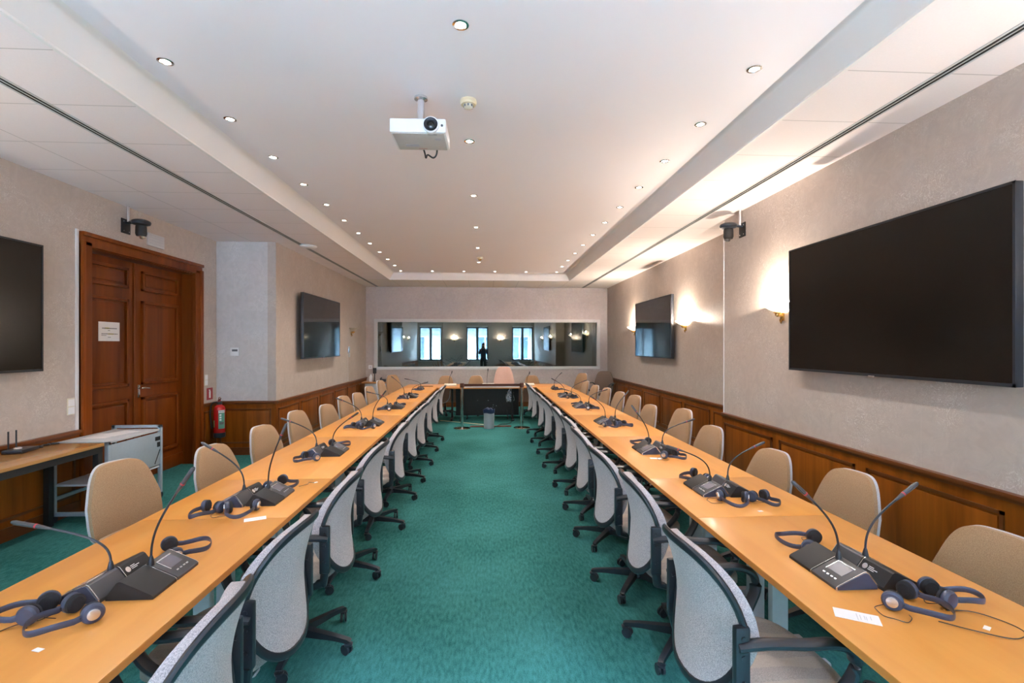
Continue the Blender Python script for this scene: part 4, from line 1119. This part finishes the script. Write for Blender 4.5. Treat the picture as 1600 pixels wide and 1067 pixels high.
# ------------------------------------------------------------------ barrier, bin, floor strips
def post(x, lab):
    t = thing('barrier_post', lab, 'barrier post', (x, 9.5, 0), 0, 'chrome barrier posts')
    MB().lathe([(0, 0), (.165, 0), (.165, .008), (.14, .018), (.05, .028), (.032, .034), (0, .034)], seg=36).build('base', chrome_m, t)
    MB().cyl((0, 0, .03), (0, 0, .80), .031, seg=24).build('pole', chrome_m, t)
    MB().lathe([(0, .80), (.040, .80), (.042, .81), (.042, .875), (.036, .885), (0, .887)], seg=24).build('belt_head', brown_m, t)
post(-.452, 'chrome barrier post on a round base left of the grey bin')
post(.722, 'chrome barrier post on a round base right of the grey bin')
t = thing('barrier_belt', 'dark brown belt with pale lower rail stretched between the two chrome posts', 'barrier belt', (.135, 9.5, .84))
MB().box(-.547, .547, -.004, .004, -.022, .030).build('belt', brown_m, t)
MB().cyl((-.54, 0, -.034), (.54, 0, -.034), .012).build('rail', palegray_m, t)
t = thing('waste_bin', 'grey round waste bin with dark blue bag standing between the chrome posts', 'bin', (.075, 9.50, 0))
MB().lathe([(0, 0), (.098, 0), (.10, .01), (.105, .35), (.098, .352), (.094, .30), (0, .05)], seg=28).build('bin_body', grayblue_m, t)
mb = MB(); n_ = 28; rg = []
for z, r_, am in ((.28, .096, 0), (.35, .104, .004), (.375, .112, .010), (.34, .112, .006), (.30, .110, .006)):
    rg.append([mb.bm.verts.new(((r_ + am * math.sin(5 * a + 9 * z)) * math.cos(a), (r_ + am * math.sin(5 * a + 9 * z)) * math.sin(a), z + am * math.cos(3 * a))) for a in [2 * PI * k / n_ for k in range(n_)]])
for i in range(4):
    for k in range(n_): mb.face([rg[i][k], rg[i][(k + 1) % n_], rg[i + 1][(k + 1) % n_], rg[i + 1][k]])
mb.build('bin_bag', blue_m, t)
mb = MB()
for k in range(6):
    a = k * 1.1; mb.sphere((.045 * math.cos(a), .045 * math.sin(a), .325 + .015 * (k % 3)), .045, sc=(1, 1, 1.1), seg=10)
mb.build('rubbish', blue_m, t)
o = MB().box(-.30, .52, 9.62, 9.76, 0, .010, .003).build('cable_cover', brown_m); tag(o, 'flat brown cable cover on the carpet behind the grey bin', 'cable cover')
M = Matrix.Translation((-.48, 10.22, .0)) @ Matrix.Rotation(R(-32), 4, 'Z')
o = MB().box(-.58, .58, -.02, .02, 0, .003, M=M).build('floor_tape', tape_m); tag(o, 'pale yellow tape strip slanting over the carpet left of the bin', 'tape')

# ------------------------------------------------------------------ side desk, router, trolley (left foreground)
t = thing('side_desk', 'wood topped desk with black frame against the left wall', 'desk', (-3.69, 3.30, 0))
x0, x1, y0, y1 = -.235, .25, -1.5, 1.27
MB().box(x0, x1, y0, y1, .712, .740, .003).build('desktop', desk_m, t)
MB().box(x0 + .01, x1 - .01, y0 + .02, y1 - .004, .655, .712).build('frame', black_mat, t)
for (x, y) in ((x0 + .03, y1 - .03), (x1 - .035, y1 - .03), (x0 + .03, y0 + .05), (x1 - .035, y0 + .05), ): MB().box(x - .025, x + .025, y - .025, y + .025, 0, .66, .003).build('leg', black_mat, t)
t = thing('router', 'black wireless router with two upright antennas on the side desk', 'router', (-3.84, 4.22, .74), R(10))
MB().box(-.07, .07, -.10, .10, .004, .032, .010).build('housing', black_pl, t)
MB().sphere((-.0, -.03, .034), .028, sc=(1, 1.2, .5)).build('cap', silver_m, t)
for y in (-.03, .055):
    MB().cyl((-.065, y, .02), (-.065, y, .175), .006, seg=8).build('antenna', black_pl, t)
o = MB().tube(catmull([(-3.86, 4.32, .748), (-3.82, 4.38, .75), (-3.88, 4.42, .747), (-3.83, 4.47, .75), (-3.88, 4.52, .748), (-3.80, 4.53, .748), (-3.86, 4.45, .751), (-3.80, 4.37, .748)], 5), .007, seg=6).build('power_cable', black_pl); tag(o, 'coiled black power cable on the side desk beyond the router', 'cable')
t = thing('trolley', 'grey-blue metal trolley with lower shelf between the side desk and the door', 'trolley', (-3.70, 5.0, 0))
hx, hy = .235, .36
for y in (-hy, hy):
    mb = MB(); zt_ = .735 if y < 0 else .775
    for x in (-hx, hx): mb.box(x - .018, x + .018, y - .014, y + .014, .06, zt_, .003)
    mb.box(-hx, hx, y - .014, y + .014, .06, .095, .003); mb.box(-hx - .018, hx + .018, y - .014, y + .014, zt_ - .03, zt_, .003)
    mb.build('end_frame', grayblue_m, t)
MB().box(-hx + .01, hx, -hy + .01, hy - .012, .715, .735, .002).build('top_shelf', palegray_m, t)
MB().box(-hx, hx, -hy, hy, .33, .348, .002).build('lower_shelf', palegray_m, t)
MB().box(hx - .008, hx + .008, -hy + .014, hy - .014, .36, .70, .002).build('side_panel', grayblue_m, t)
mb = MB(); mb.box(-hx - .012, -hx + .012, -hy, hy, .20, .23); mb.build('side_rail', grayblue_m, t)
mb = MB(); mb.box(hx + .008, hx + .014, hy - .09, hy - .02, .62, .66); mb.box(hx + .008, hx + .014, hy - .06, hy - .02, .55, .60); mb.tube([(hx + .012, hy - .02, .52), (hx + .012, hy - .10, .38)], .004, seg=6); mb.build('latch', black_mat, t)
for (x, y) in ((-hx, -hy), (hx, -hy), (-hx, hy), (hx, hy)): MB().cyl((x - .012, y, .03), (x + .012, y, .03), .030, seg=16).build('castor', black_pl, t)
for k, (x, y, a) in enumerate(((-3.74, 4.95, .1), (-3.68, 5.08, -.2))):
    o = MB().box(-.105, .105, -.15, .15, 0, .001).build('paper_sheet', paper_m); o.location = (x, y, .7356 + .0015 * k); o.rotation_euler = (0, 0, a)
    tag(o, ['lower white paper sheet on the grey-blue trolley', 'upper white paper sheet on the grey-blue trolley, nearer the door'][k], 'paper', 'loose papers on the trolley')

# ------------------------------------------------------------------ corner stand, far left
t = thing('corner_cabinet', 'pale grey side cabinet with wooden top in the far left corner', 'cabinet', (-2.62, 12.25, 0))
MB().box(-.33, .33, -.20, .20, .02, .69, .004).build('body', grayblue_m, t)
MB().box(-.40, .40, -.24, .24, .69, .725, .004).build('top', table_m2, t)
for k in range(2): MB().box(-.32 + .325 * k, -.01 + .325 * k, -.215, -.20, .05, .67, .003).build('door', palegray_m, t)
t = thing('desk_telephone', 'black telephone on the corner cabinet', 'telephone', (-2.52, 12.2, .725))
MB().prism([(-.08, 0), (-.08, .02), (.07, .06), (.08, 0)], -.09, .09, 'x').build('base', black_pl, t)
MB().tube([(-.07, -.07, .05), (-.07, -.06, .07), (-.07, .04, .09), (-.07, .06, .075)], .017).build('handset', black_pl, t)
t = thing('bottle', 'white bottle on the left of the corner cabinet', 'bottle', (-2.84, 12.2, .725))
MB().lathe([(0, 0), (.035, 0), (.038, .01), (.038, .13), (.018, .16), (.016, .18), (0, .18)]).build('body', white_pl, t)
MB().lathe([(0, .18), (.018, .18), (.018, .2), (0, .2)]).build('cap', palegray_m, t)
t = thing('corner_microphone', 'black upright speaker head on a stem on the corner cabinet', 'speaker', (-2.75, 12.22, .725))
MB().lathe([(0, 0), (.05, 0), (.05, .012), (0, .015)]).build('base', black_pl, t)
MB().cyl((0, 0, .01), (0, 0, .2), .012).build('stem', black_pl, t)
MB().box(-.04, .04, -.03, .03, .2, .34, .01).build('head', black_mat, t)

# ------------------------------------------------------------------ booth furniture seen through the glass
for i, (x, lab) in enumerate(((-1.0, 'dark booth chair behind the glass, left of the middle'), (-.0, 'dark booth chair behind the glass at the middle'), (2.3, 'dark booth chair behind the glass at the right'))):
    o = dup(tree(dk), lab, (x, 13.9, 0), R(-90), 'dark chairs in the booth')
t = thing('booth_desk', 'dark long desk behind the far glass', 'desk', (0, 13.25, 0))
MB().box(-2.9, 3.0, -.22, .22, .72, .75, .003).build('desktop', booth_m, t)
for x in (-2.8, -1.0, 1.0, 2.9): MB().box(x - .03, x + .03, -.2, .2, 0, .72).build('leg', booth_m, t)
t = thing('booth_monitor', 'dark computer monitor on the desk behind the glass, right of the middle', 'monitor', (.62, 13.3, .75), R(4))
MB().box(-.26, .26, -.01, .02, .10, .44, .004).build('casing', black_pl, t)
MB().lathe([(0, 0), (.10, 0), (.10, .012), (.02, .02), (.02, .12), (0, .12)]).build('stand', black_pl, t)

# ------------------------------------------------------------------ outside: street and facade seen by reflection
struct('ground_street', MB().box(-30, 30, -22, YB - 1.8, -4.2, -4.0), pave_m)
t = thing('street_building', 'pale blue rendered building with window rows across the street', 'building', (0, -13, -4))
MB().box(-22, 22, -3, 0, 0, 13).build('wall', facade_m, t)
dark_glass = plain('far_window_glass', (.10, .17, .24), .15)
wi = MB().box(-.7, .7, -.05, .04, 0, 1.7).build('window', dark_glass, t); wf = MB()
wf.box(-.78, -.68, 0, .08, -.08, 1.78); wf.box(.68, .78, 0, .08, -.08, 1.78); wf.box(-.05, .05, 0, .08, 0, 1.7); wf.box(-.78, .78, 0, .08, 1.7, 1.78); wf.box(-.85, .85, 0, .14, -.16, -.08)
wfo = wf.build('window_frame', white_pl, wi)
first = True
for r_ in range(4):
    for c_ in range(9):
        if not first:
            a = wi.copy(); C.objects.link(a); a.parent = t; b_ = wfo.copy(); C.objects.link(b_); b_.parent = a
        else: a = wi; first = False
        a.location = (-11 + 2.75 * c_, 0, 1.6 + 3.0 * r_)
mb = MB()
for r_ in range(5): mb.box(-22, 22, 0, .18, .6 + 3 * r_, .8 + 3 * r_)
mb.build('ledge', facade_m, t)

# ------------------------------------------------------------------ the photographer, seen only mirrored in the far glass
def skinned(name, pts, edges, rad, mat, parent=None, sub=2):
    me = bpy.data.meshes.new(name); me.from_pydata(pts, edges, []); me.materials.append(mat)
    o = bpy.data.objects.new(name, me); C.objects.link(o)
    if parent: o.parent = parent
    md = o.modifiers.new('skin', 'SKIN'); md.use_smooth_shade = True
    for i, r_ in enumerate(rad):
        sv = me.skin_vertices[0].data[i]; sv.radius = (r_, r_) if not isinstance(r_, tuple) else r_; sv.use_root = (i == 0)
    o.modifiers.new('sub', 'SUBSURF').levels = sub; o.modifiers['sub'].render_levels = sub
    return o
pr = thing('person', 'person in dark clothes standing by the windows and holding up a camera', 'person', (-.10, -1.0, 0))
P_ = [(0, 0, .92), (0, 0, 1.06), (0, .0, 1.22), (0, -.01, 1.38), (0, 0, 1.46), (0, .01, 1.53), (0, .03, 1.62), (0, .02, 1.70)]
RR = [(.13, .09), (.12, .085), (.13, .095), (.145, .09), (.07, .065), (.058, .06), (.078, .092), (.06, .075)]
E_ = [(i, i + 1) for i in range(7)]
arms = []
for sgn in (-1, 1):
    b0 = len(P_); P_ += [(sgn * .17, -.01, 1.40), (sgn * .22, .05, 1.22), (sgn * .21, .14, 1.16), (sgn * .12, .27, 1.40), (sgn * .085, .31, 1.50)]
    RR += [.055, .044, .042, .032, .026]; E_ += [(3, b0)] + [(b0 + k, b0 + k + 1) for k in range(4)]
    for f in range(4):      # fingers wrapping the camera body
        c0 = len(P_); z = 1.51 + .018 * f
        P_ += [(sgn * .080, .325, z), (sgn * .074, .352, z + .002), (sgn * .055, .366, z)]; RR += [.010, .009, .008]; E_ += [(b0 + 4, c0), (c0, c0 + 1), (c0 + 1, c0 + 2)]
    c0 = len(P_); P_ += [(sgn * .062, .300, 1.525), (sgn * .045, .296, 1.55)]; RR += [.011, .009]; E_ += [(b0 + 4, c0), (c0, c0 + 1)]
for sgn in (-1, 1):
    b0 = len(P_); P_ += [(sgn * .09, 0, .84), (sgn * .10, .01, .50), (sgn * .10, -.01, .12), (sgn * .10, .0, .045), (sgn * .105, .12, .035)]
    RR += [.088, .060, .042, .040, .032]; E_ += [(0, b0)] + [(b0 + k, b0 + k + 1) for k in range(4)]
skinned('body', P_, E_, RR, skin_m, pr)
SP = [(0, 0, .86), (0, 0, 1.06), (0, 0, 1.22), (0, -.01, 1.38), (0, 0, 1.455)]; SR = [(.178, .138), (.158, .122), (.165, .125), (.175, .12), (.080, .075)]; SE = [(i, i + 1) for i in range(4)]
for sgn in (-1, 1):
    b0 = len(SP); SP += [(sgn * .17, -.01, 1.40), (sgn * .22, .05, 1.22), (sgn * .21, .14, 1.16), (sgn * .135, .25, 1.37)]; SR += [.068, .056, .055, .042]; SE += [(3, b0)] + [(b0 + k, b0 + k + 1) for k in range(3)]
skinned('shirt', SP, SE, SR, shirt_m, pr)
TP = [(0, 0, 1.02), (0, 0, .90)]; TR = [(.150, .115), (.165, .125)]; TE = [(0, 1)]
for sgn in (-1, 1):
    b0 = len(TP); TP += [(sgn * .09, 0, .83), (sgn * .10, .01, .50), (sgn * .10, -.01, .10)]; TR += [.100, .074, .060]; TE += [(1, b0), (b0, b0 + 1), (b0 + 1, b0 + 2)]
skinned('trousers', TP, TE, TR, trouser_m, pr)
for sgn in (-1, 1): MB().box(sgn * .10 - .045, sgn * .10 + .045, -.07, .19, 0, .075, .022).build('shoe', black_mat, pr)
MB().sphere((0, -.002, 1.685), .098, sc=(.90, 1.05, .95)).build('hair', hair_m, pr)
fc = MB(); fc.use(skin_m); fc.sphere((0, .118, 1.625), .014, sc=(.8, 1.2, 1.6)); fc.sphere((-.080, .03, 1.63), .018, sc=(.5, .8, 1.4)); fc.sphere((.080, .03, 1.63), .018, sc=(.5, .8, 1.4))
fc.use(paper_m); fc.sphere((-.030, .104, 1.645), .010); fc.sphere((.030, .104, 1.645), .010)
fc.use(hair_m); fc.sphere((-.030, .112, 1.645), .005); fc.sphere((.030, .112, 1.645), .005)
fc.use(signred_m); fc.sphere((0, .108, 1.588), .018, sc=(1, .4, .3))
fc.build('face', None, pr)
t = thing('hand_camera', 'small black camera held up by the person near the windows', 'camera', (-.10, -.655, 1.545))
MB().box(-.065, .065, -.025, .02, -.04, .042, .008).build('camera_body', black_pl, t)
M = Matrix.Translation((0, .02, 0)) @ Matrix.Rotation(-PI / 2, 4, 'X')
MB().lathe([(.032, 0), (.034, .05), (.028, .055), (.02, .045), (0, .048)], M=M).build('lens', black_mat, t)
